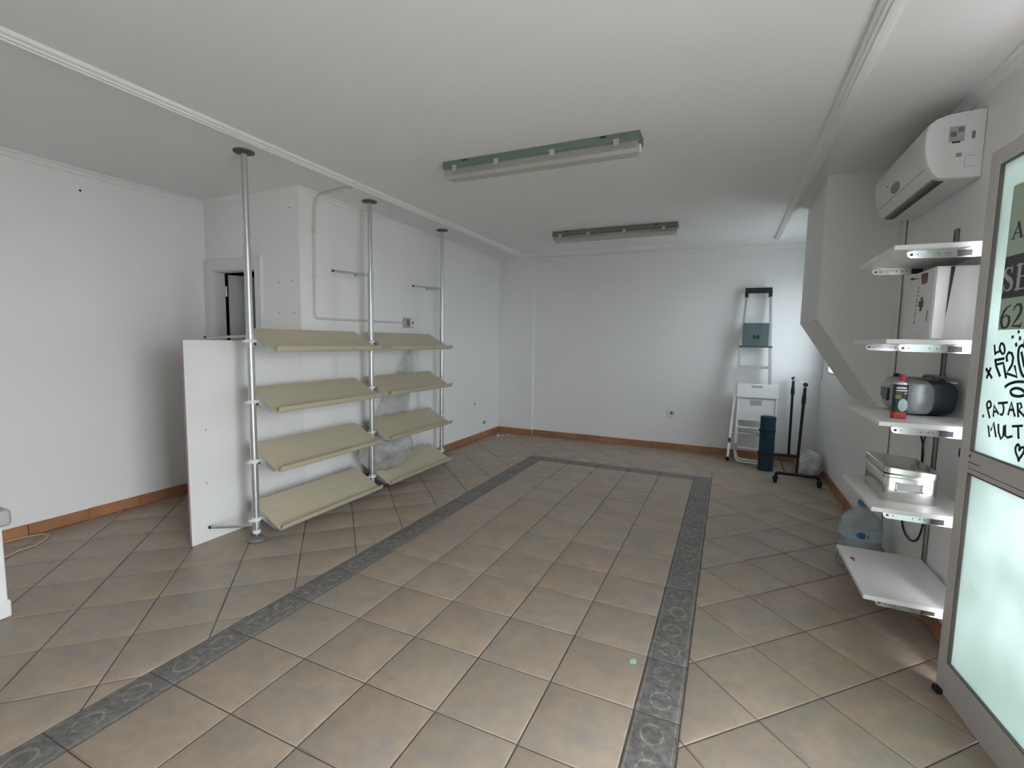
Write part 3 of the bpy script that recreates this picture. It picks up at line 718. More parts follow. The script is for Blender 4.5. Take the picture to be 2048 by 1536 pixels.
# slanted cream shelves with ribs and an upturned lip
def shelf_profile(z):
    xb, zb, xf, zf = -1.022, z+.083, -.752, z-.062
    N = 11; up_ = []
    for k in range(N+1):
        f = k/N; x = xb+(xf-xb)*f; zz = zb+(zf-zb)*f
        up_.append((x, zz))
        if k < N:
            f2 = (k+.90)/N; f3 = (k+.95)/N
            up_.append((xb+(xf-xb)*f2, zb+(zf-zb)*f2)); up_.append((xb+(xf-xb)*f3+.0003, zb+(zf-zb)*f3-.0022))
    up_ += [(-.744, z-.064), (-.737, z-.058), (-.722, z-.030), (-.7185, z-.031), (-.7325, z-.062), (-.741, z-.0705), (-.754, z-.069)]
    low = [(xb-.002, zb-.006)]
    return up_+low
names = ['top', 'second', 'third', 'bottom']
for bay, (ya, yb) in enumerate(((.108, 1.110), (1.230, 2.228))):
    for k, z in enumerate(ZC):
        lab = f"{names[k]} slanted cream shelf in the {'nearer' if bay == 0 else 'rear'} bay of the pole shelving"
        t = thing('slanted_shelf', (PX, (ya+yb)/2, z-.07), lab, 'shelf', 'slanted cream display shelves')
        obj('ribbed_board', PR(shelf_profile(z), 'y', ya, yb), 'cream', t)
        for y in (ya, yb):
            s = 1 if y == ya else -1
            bm = nb(); prism(bm, [(-1.0, z+.060), (-.77, z-.062), (-.80, z-.075), (-.90, z-.040), (-.98, z+.025)], 'y', y+s*.004, y+s*.008)
            obj('support_bracket', bm, 'galv', t)
# freestanding white panel closing the end of the shelving
t = thing('partition_board', (-1.18, .24, 0), 'tall white melamine panel standing on the floor behind the nearest pole', 'panel')
obj('board', B(-1.190, -1.1725, -.205, YD-.0005, .001, 1.330, bev=.0008), 'boardw', t)
obj('edge_band', B(-1.1895, -1.173, -.2062, -.2046, .003, 1.328), 'boardedge', t)
for y, z, r_ in ((-.087, .747, .004), (-.096, .394, .004)): obj('screw_hole', T([(-1.1727, y, z), (-1.1719, y, z)], r_, n=8), 'rubber', t)

# crumpled clear plastic hanging in the rear bay
from mathutils import noise
def crumple(bm, amp, freq, seed=0.):
    for v in bm.verts:
        n = noise.noise_vector(v.co*freq+Vector((seed, seed*2, 0)))+noise.noise_vector(v.co*freq*2.7+Vector((seed, 3, 1)))*.5
        v.co += n*amp
def sheet(c00, c10, c11, c01, nu=26, nv=26):
    bm = nb(); g = []
    c00, c10, c11, c01 = map(Vector, (c00, c10, c11, c01))
    for j in range(nv+1):
        row = []
        for i in range(nu+1):
            u_, v_ = i/nu, j/nv
            row.append(bm.verts.new((c00*(1-u_)+c10*u_)*(1-v_)+(c01*(1-u_)+c11*u_)*v_))
        g.append(row)
    for j in range(nv):
        for i in range(nu): bm.faces.new((g[j][i], g[j][i+1], g[j+1][i+1], g[j+1][i]))
    return bm
t = thing('plastic_sheet', (-1.05, 1.7, .1), 'crumpled clear plastic sheet hanging behind the rear bay shelves', 'plastic sheet')
bm = sheet((-1.125, 1.22, .30), (-1.125, 1.98, .30), (-1.12, 2.13, 1.27), (-1.12, 1.99, 1.27), 30, 40); crumple(bm, .022, 3.6, 2.)
for v in bm.verts: v.co.x = max(v.co.x, -1.158)
obj('hanging_film', bm, 'bagfilm', t, smooth=True, sharp=80)
bm = nb(); bmesh.ops.create_icosphere(bm, subdivisions=4, radius=1.)
for v in bm.verts: v.co = Vector((-.955+v.co.x*.17, 1.45+v.co.y*.33, .35+v.co.z*.20))
crumple(bm, .045, 4.5, 5.)
for v in bm.verts:
    v.co.x = max(v.co.x, -1.155)
    if v.co.y > 1.24: v.co.z = max(v.co.z, .145+.083-(v.co.x+1.022)*.537+.005)
    if v.co.y < 1.24: v.co.x = min(v.co.x, -.96)
    v.co.z = min(v.co.z, .54+.083-(v.co.x+1.022)*.537-.02)
obj('bunched_film', bm, 'bagfilm', t, smooth=True, sharp=80)
# dark thing at the foot of the middle pole
t = thing('paint_tin', (-.955, 1.335, 0), 'small dark tin standing on the floor behind the middle pole', 'tin')
obj('can_body', L([(0, .001), (.048, .001), (.05, .004), (.05, .088), (.047, .092), (0, .090)], -.955, 1.335, n=24), 'rust', t, smooth=True)
obj('can_rim', L([(.048, .088), (.052, .088), (.052, .095), (.048, .095)], -.955, 1.335, n=24), 'greym', t)

# conduit and socket on the inner wall
t = thing('wall_conduit', (X2, .83, 1.51), 'thin painted conduit running down the wall to the socket box', 'conduit')
pts = arc_pts([(-.745, .822, H-.012), (X2+.03, .862, H-.012), (X2+.014, .845, H-.07), (X2+.012, .83, 2.35), (X2+.012, .815, 1.512), (X2+.012, 1.97, 1.523)], .05, 6)
obj('pipe', T(pts, .010, n=10), 'conduit', t, smooth=True)
for z in (2.2, 1.85): obj('pipe_clip', B(X2+.0005, X2+.024, .808, .842, z-.008, z+.008, bev=.003), 'conduit', t)
t = thing('socket_box', (X2, 2.03, 1.47), 'small grey surface socket box on the wall above the rear shelves', 'socket')
obj('housing', B(X2+.0005, X2+.045, 1.965, 2.10, 1.472, 1.575, bev=.006, seg=2), 'palegrey', t)
fp = obj('face_plate', B(X2+.044, X2+.052, 2.035, 2.095, 1.482, 1.565, bev=.002), 'whiteplastic', t)
obj('switch_rocker', B(X2+.051, X2+.055, 2.055, 2.080, 1.510, 1.540, bev=.002), 'midgrey', fp)
obj('side_vents', B(X2+.044, X2+.0465, 1.975, 2.025, 1.490, 1.560), 'midgrey', t)
t = thing('wall_socket', (1.28, YF, .43), 'white power socket low on the far wall', 'socket')
obj('face_plate', B(1.237, 1.325, YF-.012, YF+.0, .433, .508, bev=.003), 'whiteplastic', t)
obj('socket_well', T([(1.281, YF-.0125, .472), (1.281, YF-.0135, .472)], .020, n=18), 'midgrey', t)

# ------------------------------------------------------------------ fluorescent fittings
def fitting(y, label):
    t = thing('fluorescent_fitting', (.775, y, H), label, 'ceiling light', 'grey-green ceiling fittings')
    xa, xb, yc = .150, 1.400, y
    obj('base_tray', PR([(yc-.062, H-.001), (yc-.062, H-.040), (yc-.048, H-.052), (yc+.048, H-.052), (yc+.062, H-.040), (yc+.062, H-.001)], 'x', xa, xb), 'greenbase', t)
    pr = [(yc-.055, H-.050), (yc-.052, H-.088), (yc-.034, H-.104), (yc+.034, H-.104), (yc+.052, H-.088), (yc+.055, H-.050)]
    bm = nb(); A = [[bm.verts.new((x, p[0], p[1])) for p in pr] for x in (xa+.006, xa+.02, xb-.02, xb-.006)]
    for v in A[0]+A[3]: v.co.z = H-.050+(v.co.z-(H-.050))*.75
    for r0, r1 in zip(A, A[1:]):
        for k in range(5): bm.faces.new((r0[k], r0[k+1], r1[k+1], r1[k]))
    bm.faces.new(A[0]); bm.faces.new(A[3][::-1])
    obj('diffuser', bm, 'diffuser', t)
    tb = obj('tube', T([(xa+.04, yc, H-.076), (xb-.04, yc, H-.076)], .013, n=16), 'tube', t, smooth=True)
    for x in (xa+.018, xb-.018): obj('lamp_holder', B(x-.020 if x < .5 else x-.022, x+.022 if x < .5 else x+.020, yc-.016, yc+.016, H-.094, H-.052, bev=.004), 'whiteplastic', tb)
    for f in (.07, .31, .60, .90):
        x = xa+(xb-xa)*f
        for s in (-1, 1): obj('clip', B(x-.016, x+.016, yc+s*.064-.006, yc+s*.064+.006, H-.066, H-.030, bev=.003), 'palegrey', t)
    for f in (.13, .84):
        x = xa+(xb-xa)*f; obj('knockout', B(x-.016, x+.016, yc-.0635, yc-.061, H-.014, H-.004), 'black', t)
    return t
fitting(.735, 'nearer unlit fluorescent fitting on the ceiling')
fitting(2.835, 'farther unlit fluorescent fitting on the ceiling')

# ------------------------------------------------------------------ white shelves on the right wall
SHX, SHA, SHB = 2.492, .41, .98
for y, lab in ((.50, 'slotted steel shelf rail on the right wall, half hidden by the glass door'), (.966, 'slotted steel shelf rail on the right wall behind the radio and tin')):
    t = thing('shelf_rail', (XR-.006, y, .26), lab, 'rail', 'slotted wall rails')
    z1 = 1.93
    bm = nb(); box(bm, XR-.003, XR-.0005, y-.013, y+.013, .25, z1); box(bm, XR-.014, XR-.0005, y-.013, y-.010, .25, z1); box(bm, XR-.014, XR-.0005, y+.010, y+.013, .25, z1)
    obj('channel', bm, 'railm', t)
sh_lab = ['topmost white wall shelf, empty, under the air conditioner', 'white wall shelf carrying the white printed box', 'white wall shelf carrying the radio and green can', 'white wall shelf carrying the metal tin', 'lowest white wall shelf, empty, with a red mark']
SZ = (1.775, 1.395, 1.050, .680, .285)
for k, z in enumerate(SZ):
    t = thing('wall_shelf', ((SHX+XR)/2, (SHA+SHB)/2, z-.02), sh_lab[k], 'shelf', 'white shelves on the right wall')
    obj('board', B(SHX, XR-.016, SHA, SHB, z-.020, z, bev=.003, seg=2), 'boardw', t)
    for y in (.445, .966):
        bm = nb()
        pr = [(2.548, z-.0215), (2.542, z-.030), (2.546, z-.044), (2.556, z-.051), (XR-.012, z-.056), (XR-.004, z-.056), (XR-.004, z-.0215)]
        prism(bm, pr, 'y', y-.004, y+.004); box(bm, 2.56, XR-.02, y-.012, y+.012, z-.0222, z-.0203)
        br = obj('bracket', bm, 'chrome', t)
        for x, r_ in ((2.558, .0055), (2.578, .0025), (2.645, .0025), (2.668, .0025), (2.682, .0025)):
            obj('bracket_hole', T([(x, y-.0046, z-.037), (x, y-.0039, z-.037)], r_, n=8), 'greym', br)
        obj('dark_notch', B(2.703, 2.748, y-.0047, y-.0039, z-.050, z-.026), 'teal', br)
    if k == 4:
        bm = nb(); box(bm, 2.523, 2.541, .800, .828, z+.0002, z+.0009, bev=.0003); box(bm, 2.530, 2.536, .78, .80, z+.0002, z+.0008)
        obj('red_mark', bm, 'red', t)

# air conditioner
ya, yb = .79, 1.60
AC = [(XR-.002, 2.408), (2.80, 2.407), (2.74, 2.402), (2.697, 2.388), (2.672, 2.366), (2.662, 2.335), (2.661, 2.290), (2.665, 2.240), (2.677, 2.190), (2.694, 2.152), (2.712, 2.130), (2.735, 2.122), (XR-.002, 2.116)]
t = thing('air_conditioner', (XR-.1, (ya+yb)/2, 2.116), 'white wall-mounted air conditioner above the shelves', 'air conditioner')
bm = PR(AC, 'y', ya+.012, yb-.012)
obj('casing', bm, 'acw', t, smooth=True, sharp=30)
def shrink(p, k):
    cx, cz = 2.79, 2.26
    return (cx+(p[0]-cx)*k if p[0] < XR-.01 else p[0], cz+(p[1]-cz)*k)
for y0, y1, k in ((ya, ya+.012, .975), (yb-.012, yb, .975)):
    bm = nb(); A = [bm.verts.new((shrink(p, k if (y0 == ya) else 1.0)[0], y0, shrink(p, k if (y0 == ya) else 1.0)[1])) for p in AC]
    C_ = [bm.verts.new((shrink(p, 1.0 if (y0 == ya) else k)[0], y1, shrink(p, 1.0 if (y0 == ya) else k)[1])) for p in AC]; n = len(AC)
    for i in range(n): bm.faces.new((A[i], A[(i+1) % n], C_[(i+1) % n], C_[i]))
    bm.faces.new(A[::-1]); bm.faces.new(C_)
    sc_ = obj('end_cap', bm, 'acw', t)
    if y0 == ya:
        obj('rating_label', B(2.745, 2.800, ya-.0008, ya+.001, 2.278, 2.345), 'palegrey', sc_)
        obj('label_print', B(2.750, 2.772, ya-.0013, ya-.0006, 2.300, 2.322), 'midgrey', sc_)
        obj('label_print', B(2.776, 2.796, ya-.0013, ya-.0006, 2.318, 2.338), 'midgrey', sc_)
        obj('label_print', B(2.758, 2.786, ya-.0013, ya-.0006, 2.272, 2.280), 'teal', sc_)
        obj('side_slot', B(2.824, 2.836, ya-.0013, ya+.001, 2.285, 2.316), 'midgrey', sc_)
        for kz in (2.212, 2.218, 2.224): obj('side_louvre', B(2.776, 2.796, ya-.0013, ya+.001, kz, kz+.0035), 'midgrey', sc_)
        bm = nb()
        for q in ((2.808, 2.809, 2.165, 2.205), (2.808, 2.845, 2.1645, 2.1655), (2.812, 2.846, 2.212, 2.2132)): box(bm, q[0], q[1], ya-.001, ya+.001, q[2], q[3])
        obj('cover_outline', bm, 'midgrey', sc_)
# panel seam, badge, air outlet
def acx(z):
    for (xa_, za_), (xb_, zb_) in zip(AC, AC[1:]):
        if zb_ <= z <= za_: return xa_+(xb_-xa_)*(z-za_)/(zb_-za_)
    return 2.66
bm = nb(); x = acx(2.183); box(bm, x-.0012, x+.004, ya+.05, yb-.03, 2.1822, 2.1844); obj('panel_seam', bm, 'midgrey', t)
bm = nb(); yc, zc = 1.225, 2.218; N = 28; x_of = lambda z: acx(z)-.0012
ctr = bm.verts.new((x_of(zc), yc, zc)); ring_ = [bm.verts.new((x_of(zc+math.sin(2*PI*k/N)*.026), yc+math.cos(2*PI*k/N)*.075, zc+math.sin(2*PI*k/N)*.026)) for k in range(N)]
back_ = [bm.verts.new((v.co.x+.004, v.co.y, v.co.z)) for v in ring_]
for k in range(N): bm.faces.new((ctr, ring_[k], ring_[(k+1) % N])); bm.faces.new((ring_[k], back_[k], back_[(k+1) % N], ring_[(k+1) % N]))
obj('badge', bm, 'acblue', t)
obj('indicator', B(acx(2.258)-.0012, acx(2.258)+.003, 1.335, 1.355, 2.254, 2.262), 'midgrey', t)
bm = nb(); prism(bm, [(2.708, 2.1325), (2.728, 2.1215), (2.730, 2.1265), (2.711, 2.137)], 'y', ya+.03, yb-.03); obj('outlet_flap', bm, 'midgrey', t)
bm = nb(); prism(bm, [(2.730, 2.1210), (2.752, 2.1195), (2.752, 2.126), (2.730, 2.127)], 'y', ya+.035, yb-.05); obj('outlet_slot', bm, 'black', t)
t = thing('drain_hose', (XR, 1.70, .10), 'thin dark hose running down the right wall from the air conditioner', 'hose')
obj('hose', T(arc_pts([(XR-.008, 1.60, 2.19), (XR-.008, 1.715, 2.185), (XR-.006, 1.705, 1.6), (XR-.006, 1.69, .9), (XR-.006, 1.675, .095)], .03), .0034, n=8), 'midgrey', t, smooth=True)
obj('hose_plug', T([(XR-.008, 1.712, 2.150), (XR-.008, 1.712, 2.185)], .011, n=10), 'rubber', t)

# white printed box on the second shelf
t = thing('carton_box', (2.76, .71, SZ[1]), 'white cardboard box with a dark red emblem, on the second wall shelf', 'box')
bx0, bx1, by0, by1, bz0, bz1 = 2.694, 2.862, .62, .972, SZ[1]+.001, SZ[1]+.318
obj('body', B(bx0, bx1, by0+.002, by1, bz0, bz1, bev=.007, seg=2), 'boardw', t)
obj('front_flap', B(bx0+.004, bx0+.047, by0-.004, by0+.003, bz0+.004, bz1-.002, bev=.002), 'boardw', t)
bm = nb(); prism(bm, [(bx0+.048, bz0+.10), (bx0+.052, bz1-.004), (bx0+.065, bz1-.004), (bx0+.0535, bz0+.16)], 'y', by0-.0008, by0+.003); obj('flap_gap', bm, 'black', t)
def mark(y0, y1, z0, z1, mat, nm='print', d=.0006): return obj(nm, B(bx0-d, bx0+.002, y0, y1, z0, z1), mat, t)
def bpoly(poly, mat, nm): return obj(nm, PR(poly, 'x', bx0-.0006, bx0+.002), mat, t)
Zb = lambda L_: [(y, bz0+z) for y, z in L_]
bpoly(Zb([(.784, .306), (.703, .300), (.701, .276), (.783, .282)]), 'brownred', 'printed_emblem')
bpoly(Zb([(.783, .282), (.701, .276), (.704, .256), (.769, .254)]), 'wood', 'printed_emblem_base')
bpoly(Zb([(.947, .298), (.903, .302), (.854, .293), (.808, .288), (.807, .285), (.853, .289), (.900, .290)]), 'ink', 'printed_brush')
for y, z in ((.809, .244), (.808, .228), (.809, .208), (.813, .190), (.817, .179), (.816, .163), (.817, .144), (.819, .128), (.824, .113), (.821, .088), (.822, .079)): mark(y-.006, y+.006, bz0+z-.005, bz0+z+.004, 'midgrey', 'printed_letter')
bpoly(Zb([(.765, .196), (.738, .195), (.743, .180), (.728, .181), (.729, .149), (.741, .151), (.742, .132), (.770, .133), (.766, .153), (.784, .151), (.786, .181), (.766, .177)]), 'brownred', 'printed_cross')
mark(.665, .676, bz0+.080, bz0+.131, 'midgrey', 'printed_bar')

# radio on the third shelf
z0 = SZ[2]+.001
t = thing('radio_cassette', (2.74, .86, z0), 'rounded silver and dark teal portable radio on the third wall shelf', 'radio')
def loft(secs, mat_, nm, par, n=28, p=3.2, smooth=True):
    # secs: (y, xc, zc, half width x, half height z) superellipse sections along y
    bm = nb(); R_ = []
    for y, xc, zc, a, c in secs:
        row = []
        for k in range(n):
            th = 2*PI*k/n; ct, st_ = math.cos(th), math.sin(th)
            row.append(bm.verts.new((xc+a*math.copysign(abs(ct)**(2/p), ct), y, zc+c*math.copysign(abs(st_)**(2/p), st_))))
        R_.append(row)
    for r0, r1 in zip(R_, R_[1:]):
        for k in range(n): bm.faces.new((r0[k], r0[(k+1) % n], r1[(k+1) % n], r1[k]))
    bm.faces.new(R_[0]); bm.faces.new(R_[-1][::-1])
    return obj(nm, bm, mat_, par, smooth=smooth, sharp=50)
zc = z0+.082
loft([(.705, 2.775, zc, .060, .062), (.712, 2.772, zc, .070, .074), (.74, 2.768, zc, .078, .081), (.86, 2.766, zc, .082, .082), (1.0, 2.768, zc, .078, .081), (1.04, 2.772, zc, .07, .074), (1.05, 2.775, zc, .06, .062)], 'teal', 'rear_shell', t)
bm = nb()
fs = loft([(.688, 2.712, zc-.002, .036, .060), (.694, 2.708, zc-.002, .048, .072), (.72, 2.700, zc-.001, .060, .080), (.86, 2.690, zc, .072, .0825), (1.02, 2.700, zc-.001, .060, .080), (1.048, 2.708, zc-.002, .048, .072), (1.054, 2.712, zc-.002, .036, .060)], 'silver', 'front_shell', t)
obj('cassette_window', B(2.6158, 2.632, .825, .905, z0+.050, z0+.112, bev=.0025), 'teal', fs)
obj('display', B(2.6285, 2.644, .935, .990, z0+.060, z0+.110, bev=.0025), 'midgrey', fs)
for k, (y, zz) in enumerate(((.84, .130), (.862, .131), (.884, .131), (.93, .128), (.95, .127))): obj('button', T([(2.634-.004, y, z0+zz), (2.626-.004, y, z0+zz+.003)], .006, n=10), 'whiteplastic', fs)
obj('speaker_grille', T([(2.640, .755, z0+.08), (2.628, .755, z0+.082)], .040, n=24), 'silverdk', fs)
obj('cd_lid', L([(0, z0+.166), (.055, z0+.166), (.058, z0+.163), (.058, z0+.155), (0, z0+.155)], 2.745, .86, n=28), 'silverdk', t, smooth=True)
obj('handle', T(arc_pts([(2.80, .72, z0+.10), (2.81, .73, z0+.172), (2.81, 1.02, z0+.172), (2.80, 1.035, z0+.10)], .03), .008, n=10), 'silverdk', t, smooth=True)
obj('knob', L([(0, z0+.155), (.016, z0+.155), (.016, z0+.176), (0, z0+.178)], 2.690, .985, n=18), 'black', t)
obj('paper_slip', B(2.80, 2.845, .735, .80, z0+.150, z0+.157), 'bluelabel', t)

# oil can
t = thing('oil_can', (2.592, .548, SZ[2]), 'dark green can with a red cap in front of the radio', 'can')
z0 = SZ[2]+.001; cx, cy = 2.592, .548
def oval(z, a, c, n=26, p=2.8):
    return [(cx+a*math.copysign(abs(math.cos(2*PI*k/n))**(2/p), math.cos(2*PI*k/n)), cy+c*math.copysign(abs(math.sin(2*PI*k/n))**(2/p), math.sin(2*PI*k/n)), z) for k in range(n)]
def stack(levels, nm, mat_, par, smooth=True):
    bm = nb(); R_ = [[bm.verts.new(p) for p in oval(*l)] for l in levels]; n = len(R_[0])
    for r0, r1 in zip(R_, R_[1:]):
        for k in range(n): bm.faces.new((r0[k], r0[(k+1) % n], r1[(k+1) % n], r1[k]))
    bm.faces.new(R_[0][::-1]); bm.faces.new(R_[-1])
    return obj(nm, bm, mat_, par, smooth=smooth, sharp=40)
body = stack([(z0+.028, .0265, .0175), (z0+.150, .0265, .0175)], 'body', 'dkgreen', t)
stack([(z0, .0275, .0185), (z0+.004, .0285, .0195), (z0+.0285, .0270, .0180)], 'red_base_band', 'redprint', t)
stack([(z0+.150, .0275, .0185), (z0+.154, .0270, .018), (z0+.160, .020, .014), (z0+.166, .012, .010)], 'shoulder', 'alu', t)
obj('cap', L([(0, z0+.164), (.012, z0+.164), (.0125, z0+.190), (.011, z0+.193), (0, z0+.193)], cx+.003, cy, n=20), 'red', t)
yf = cy-.0178
def lab(x0, x1, a, c, m_, nm='label_print'): obj(nm, B(cx+x0, cx+x1, yf-.0006, yf+.003, z0+a, z0+c), m_, body)
lab(-.018, .016, .132, .138, 'whiteplastic'); lab(-.019, .020, .121, .126, 'whiteplastic'); lab(.010, .020, .110, .1135, 'whiteplastic'); lab(-.019, -.002, .108, .117, 'brownred'); lab(-.020, .0, .088, .104, 'olive')
bm = nb(); N = 22; pr = [(cx+.008+.0165*math.cos(2*PI*k/N), z0+.060+.028*math.sin(2*PI*k/N)) for k in range(N)]; prism(bm, pr, 'y', yf-.0008, yf+.003); obj('label_oval', bm, 'bluelabel', body)
lab(-.018, .006, .010, .020, 'red')

# metal tin on the fourth shelf
z0 = SZ[3]+.001
t = thing('metal_tin', (2.655, .69, z0), 'shiny rectangular metal tin with a label holder on the fourth wall shelf', 'tin')
rr = rrect(2.558, 2.752, .530, .850, .022, 6); ri = rrect(2.560, 2.750, .532, .848, .020, 6)
bm = nb(); R_ = [[bm.verts.new((p[0], p[1], z)) for p in pr] for pr, z in ((ri, z0), (rr, z0+.003), (rr, z0+.118), (ri, z0+.121))]
for r0, r1 in zip(R_, R_[1:]):
    for k in range(len(r0)): bm.faces.new((r0[k], r0[(k+1) % len(r0)], r1[(k+1) % len(r0)], r1[k]))
bm.faces.new(R_[0][::-1]); bm.faces.new(R_[-1])
body = obj('body', bm, 'tin', t, smooth=True, sharp=40)
bm = nb(); ro = rrect(2.554, 2.756, .526, .854, .024, 6); rt = rrect(2.559, 2.751, .531, .849, .020, 6); rv = rrect(2.572, 2.738, .544, .836, .016, 6)
R_ = [[bm.verts.new((p[0], p[1], z)) for p in pr] for pr, z in ((ro, 0), (ro, .024), (rt, .029), (rv, .0305))]
for r0, r1 in zip(R_, R_[1:]):
    for k in range(len(r0)): bm.faces.new((r0[k], r0[(k+1) % len(r0)], r1[(k+1) % len(r0)], r1[k]))
bm.faces.new(R_[0][::-1]); bm.faces.new(R_[-1])
c_ = Vector((2.655, .69, 0)); bmesh.ops.transform(bm, matrix=Matrix.Translation((2.655, .69, z0+.118)) @ Matrix.Rotation(math.radians(4.0), 4, 'Y') @ Matrix.Translation((-2.655, -.69, 0)), verts=bm.verts)
for v in bm.verts: v.co.z += .004
obj('lid', bm, 'tin', t, smooth=True, sharp=40)
bm = nb(); hx0, hx1, hz0, hz1 = 2.600, 2.698, z0+.050, z0+.088
for q in ((hx0, hx0+.008, hz0, hz1), (hx1-.008, hx1, hz0, hz1), (hx0, hx1, hz0, hz0+.006), (hx0, hx1, hz1-.004, hz1)): box(bm, q[0], q[1], .5265, .531, q[2], q[3], bev=.001)
lh = obj('label_holder', bm, 'chrome', body); obj('label_card', B(hx0+.006, hx1-.006, .5292, .531, hz0+.005, hz1-.003), 'palegrey', lh)
obj('rim_bead', T([(p[0], p[1], z0+.108) for p in rr], .0022, n=6, closed=True), 'tin', body)

# black cords on the wall
t = thing('power_cord', (XR, 1.12, .30), 'black power cord looping down the right wall below the radio', 'cord')
xw = XR-.008
obj('cord', T(arc_pts([(xw, 1.185, 1.02), (xw, 1.165, .90), (xw, 1.115, .845), (xw, 1.098, .755), (xw, 1.20, .62), (xw, 1.325, .46), (xw, 1.327, .37), (xw, 1.27, .315), (xw, 1.16, .303), (xw, 1.06, .35), (xw, 1.01, .45), (xw, 1.005, .60)], .05, 5), .0045, n=8), 'black', t, smooth=True)
obj('cord', T(arc_pts([(xw-.004, 1.06, 1.02), (xw-.004, 1.075, .92), (xw-.004, 1.112, .85), (xw-.004, 1.10, .76)], .03, 4), .004, n=8), 'black', t, smooth=True)

# water bottle on the floor
bx, by = 2.705, 1.46
t = thing('water_bottle', (bx, by, 0), 'large clear water bottle with a pale blue label behind the lowest wall shelf', 'bottle')
obj('bottle_body', L([(0, .002), (.098, .002), (.108, .010), (.110, .05), (.108, .09), (.110, .11), (.110, .265), (.105, .288), (.090, .318), (.064, .344), (.036, .360), (.024, .372), (.023, .392), (0, .392)], bx, by, n=32), 'pet', t, smooth=True)
lb_ = obj('label_band', L([(.1105, .192), (.1118, .192), (.1118, .262), (.1105, .262)], bx, by, n=40), 'bluelabel', t, smooth=True)
obj('cap', L([(0, .388), (.026, .388), (.0265, .412), (.022, .416), (0, .416)], bx, by, n=22), 'bluecap', t)
bm = nb(); N = 24; a0 = math.atan2(CAM.y-by, CAM.x-bx)+.05
def onb(da, z, r_=.1124): return (bx+math.cos(a0+da)*r_, by+math.sin(a0+da)*r_, z)
c0 = bm.verts.new(onb(0, .228)); rg = [bm.verts.new(onb(math.cos(2*PI*k/N)*.20, .228+math.sin(2*PI*k/N)*.020)) for k in range(N)]
for k in range(N): bm.faces.new((c0, rg[k], rg[(k+1) % N]))
obj('label_emblem', bm, 'blueprint', lb_)
bm = nb(); vs = [bm.verts.new(onb(da, z, .1122)) for da, z in ((-.36, .220), (-.12, .216), (.12, .216), (.36, .220), (.36, .232), (.12, .228), (-.12, .228), (-.36, .232))]
for q in ((0, 1, 6, 7), (1, 2, 5, 6), (2, 3, 4, 5)): bm.faces.new([vs[k] for k in q])
obj('label_ribbon', bm, 'blueprint', lb_)

# ------------------------------------------------------------------ far right corner: ladder, folding chair, mat, rack, bag
fy = lambda z: 4.005+.098*z
t = thing('step_ladder', (2.2, 4.02, 0), 'aluminium step ladder leaning on the far wall behind the chair', 'ladder')
LB, LT, RB, RT = (1.955, .0), (2.058, 1.93), (2.400, .0), (2.300, 1.93)
lerp = lambda a, c, f: a+(c-a)*f
lx = lambda z: lerp(1.955, 2.060, z/1.95); rx = lambda z: lerp(2.395, 2.303, z/1.95)
def rail(xf, nm, dy=0., w=.013, d=.024, za=.03, zb=1.95):
    bm = nb(); vs = []
    for z in (za, zb):
        x, y = xf(z), fy(z)+dy
        vs.append([bm.verts.new((x+a, y+c, z)) for a, c in ((-w, -d), (w, -d), (w, d), (-w, d))])
    for k in range(4): bm.faces.new((vs[0][k], vs[0][(k+1) % 4], vs[1][(k+1) % 4], vs[1][k]))
    bm.faces.new(vs[0][::-1]); bm.faces.new(vs[1]); return obj(nm, bm, 'alu', t)
rail(lx, 'rail'); rail(rx, 'rail')
rail(lambda z: lx(z)+.004, 'rear_rail', .045, .010, .012, .02, 1.42); rail(lambda z: rx(z)-.004, 'rear_rail', .045, .010, .012, .02, 1.42)
for xf, dy in ((lx, 0), (rx, 0)): obj('rubber_foot', B(xf(0)-.017, xf(0)+.017, fy(0)+dy-.028, fy(0)+dy+.028, .001, .045, bev=.004), 'black', t)
bm = nb(); y = fy(1.97); box(bm, lx(1.97)-.018, rx(1.97)+.018, y-.028, y+.028, 1.955, 2.015, bev=.006); box(bm, lx(1.93)-.018, lx(1.93)+.018, y-.030, y+.026, 1.90, 1.985, bev=.004); box(bm, rx(1.93)-.018, rx(1.93)+.018, y-.030, y+.026, 1.90, 1.985, bev=.004)
obj('top_handle', bm, 'black', t)
z = 1.345; pl = obj('platform', B(lx(z)+.016, rx(z)-.022, fy(z)-.052, fy(z)-.030, z, z+.262, bev=.004), 'plate', t)
bm = nb()
mx_, mz_, yy = 2.180, 1.440, fy(1.345)-.0535
for pa in ([(-.020, -.012), (-.020, .020), (-.011, .020), (-.011, -.012)], [(.011, -.012), (.011, .020), (.020, .020), (.020, -.012)], [(-.012, .020), (0, .002), (0, -.010), (-.012, .006)], [(.012, .020), (0, .002), (0, -.010), (.012, .006)]):
    prism(bm, [(mx_+p[0]*1.6, mz_+p[1]*1.5) for p in pa], 'y', yy, yy+.003)
obj('stamped_letter_M', bm, 'black', pl)
obj('platform_hinge_bar', T([(lx(z)-.02, fy(z)-.040, z-.008), (rx(z)+.02, fy(z)-.040, z-.008)], .010, n=10), 'greym', t)
for z in (1.10, .845, .59, .335): obj('step', B(lx(z)+.012, rx(z)-.012, fy(z)-.036, fy(z)+.03, z-.014, z+.014, bev=.003), 'alu', t)
obj('rail_sticker', B(lx(.23)-.0145, lx(.23)+.0145, fy(.23)-.0255, fy(.23)-.0, .20, .27), 'wood', t)

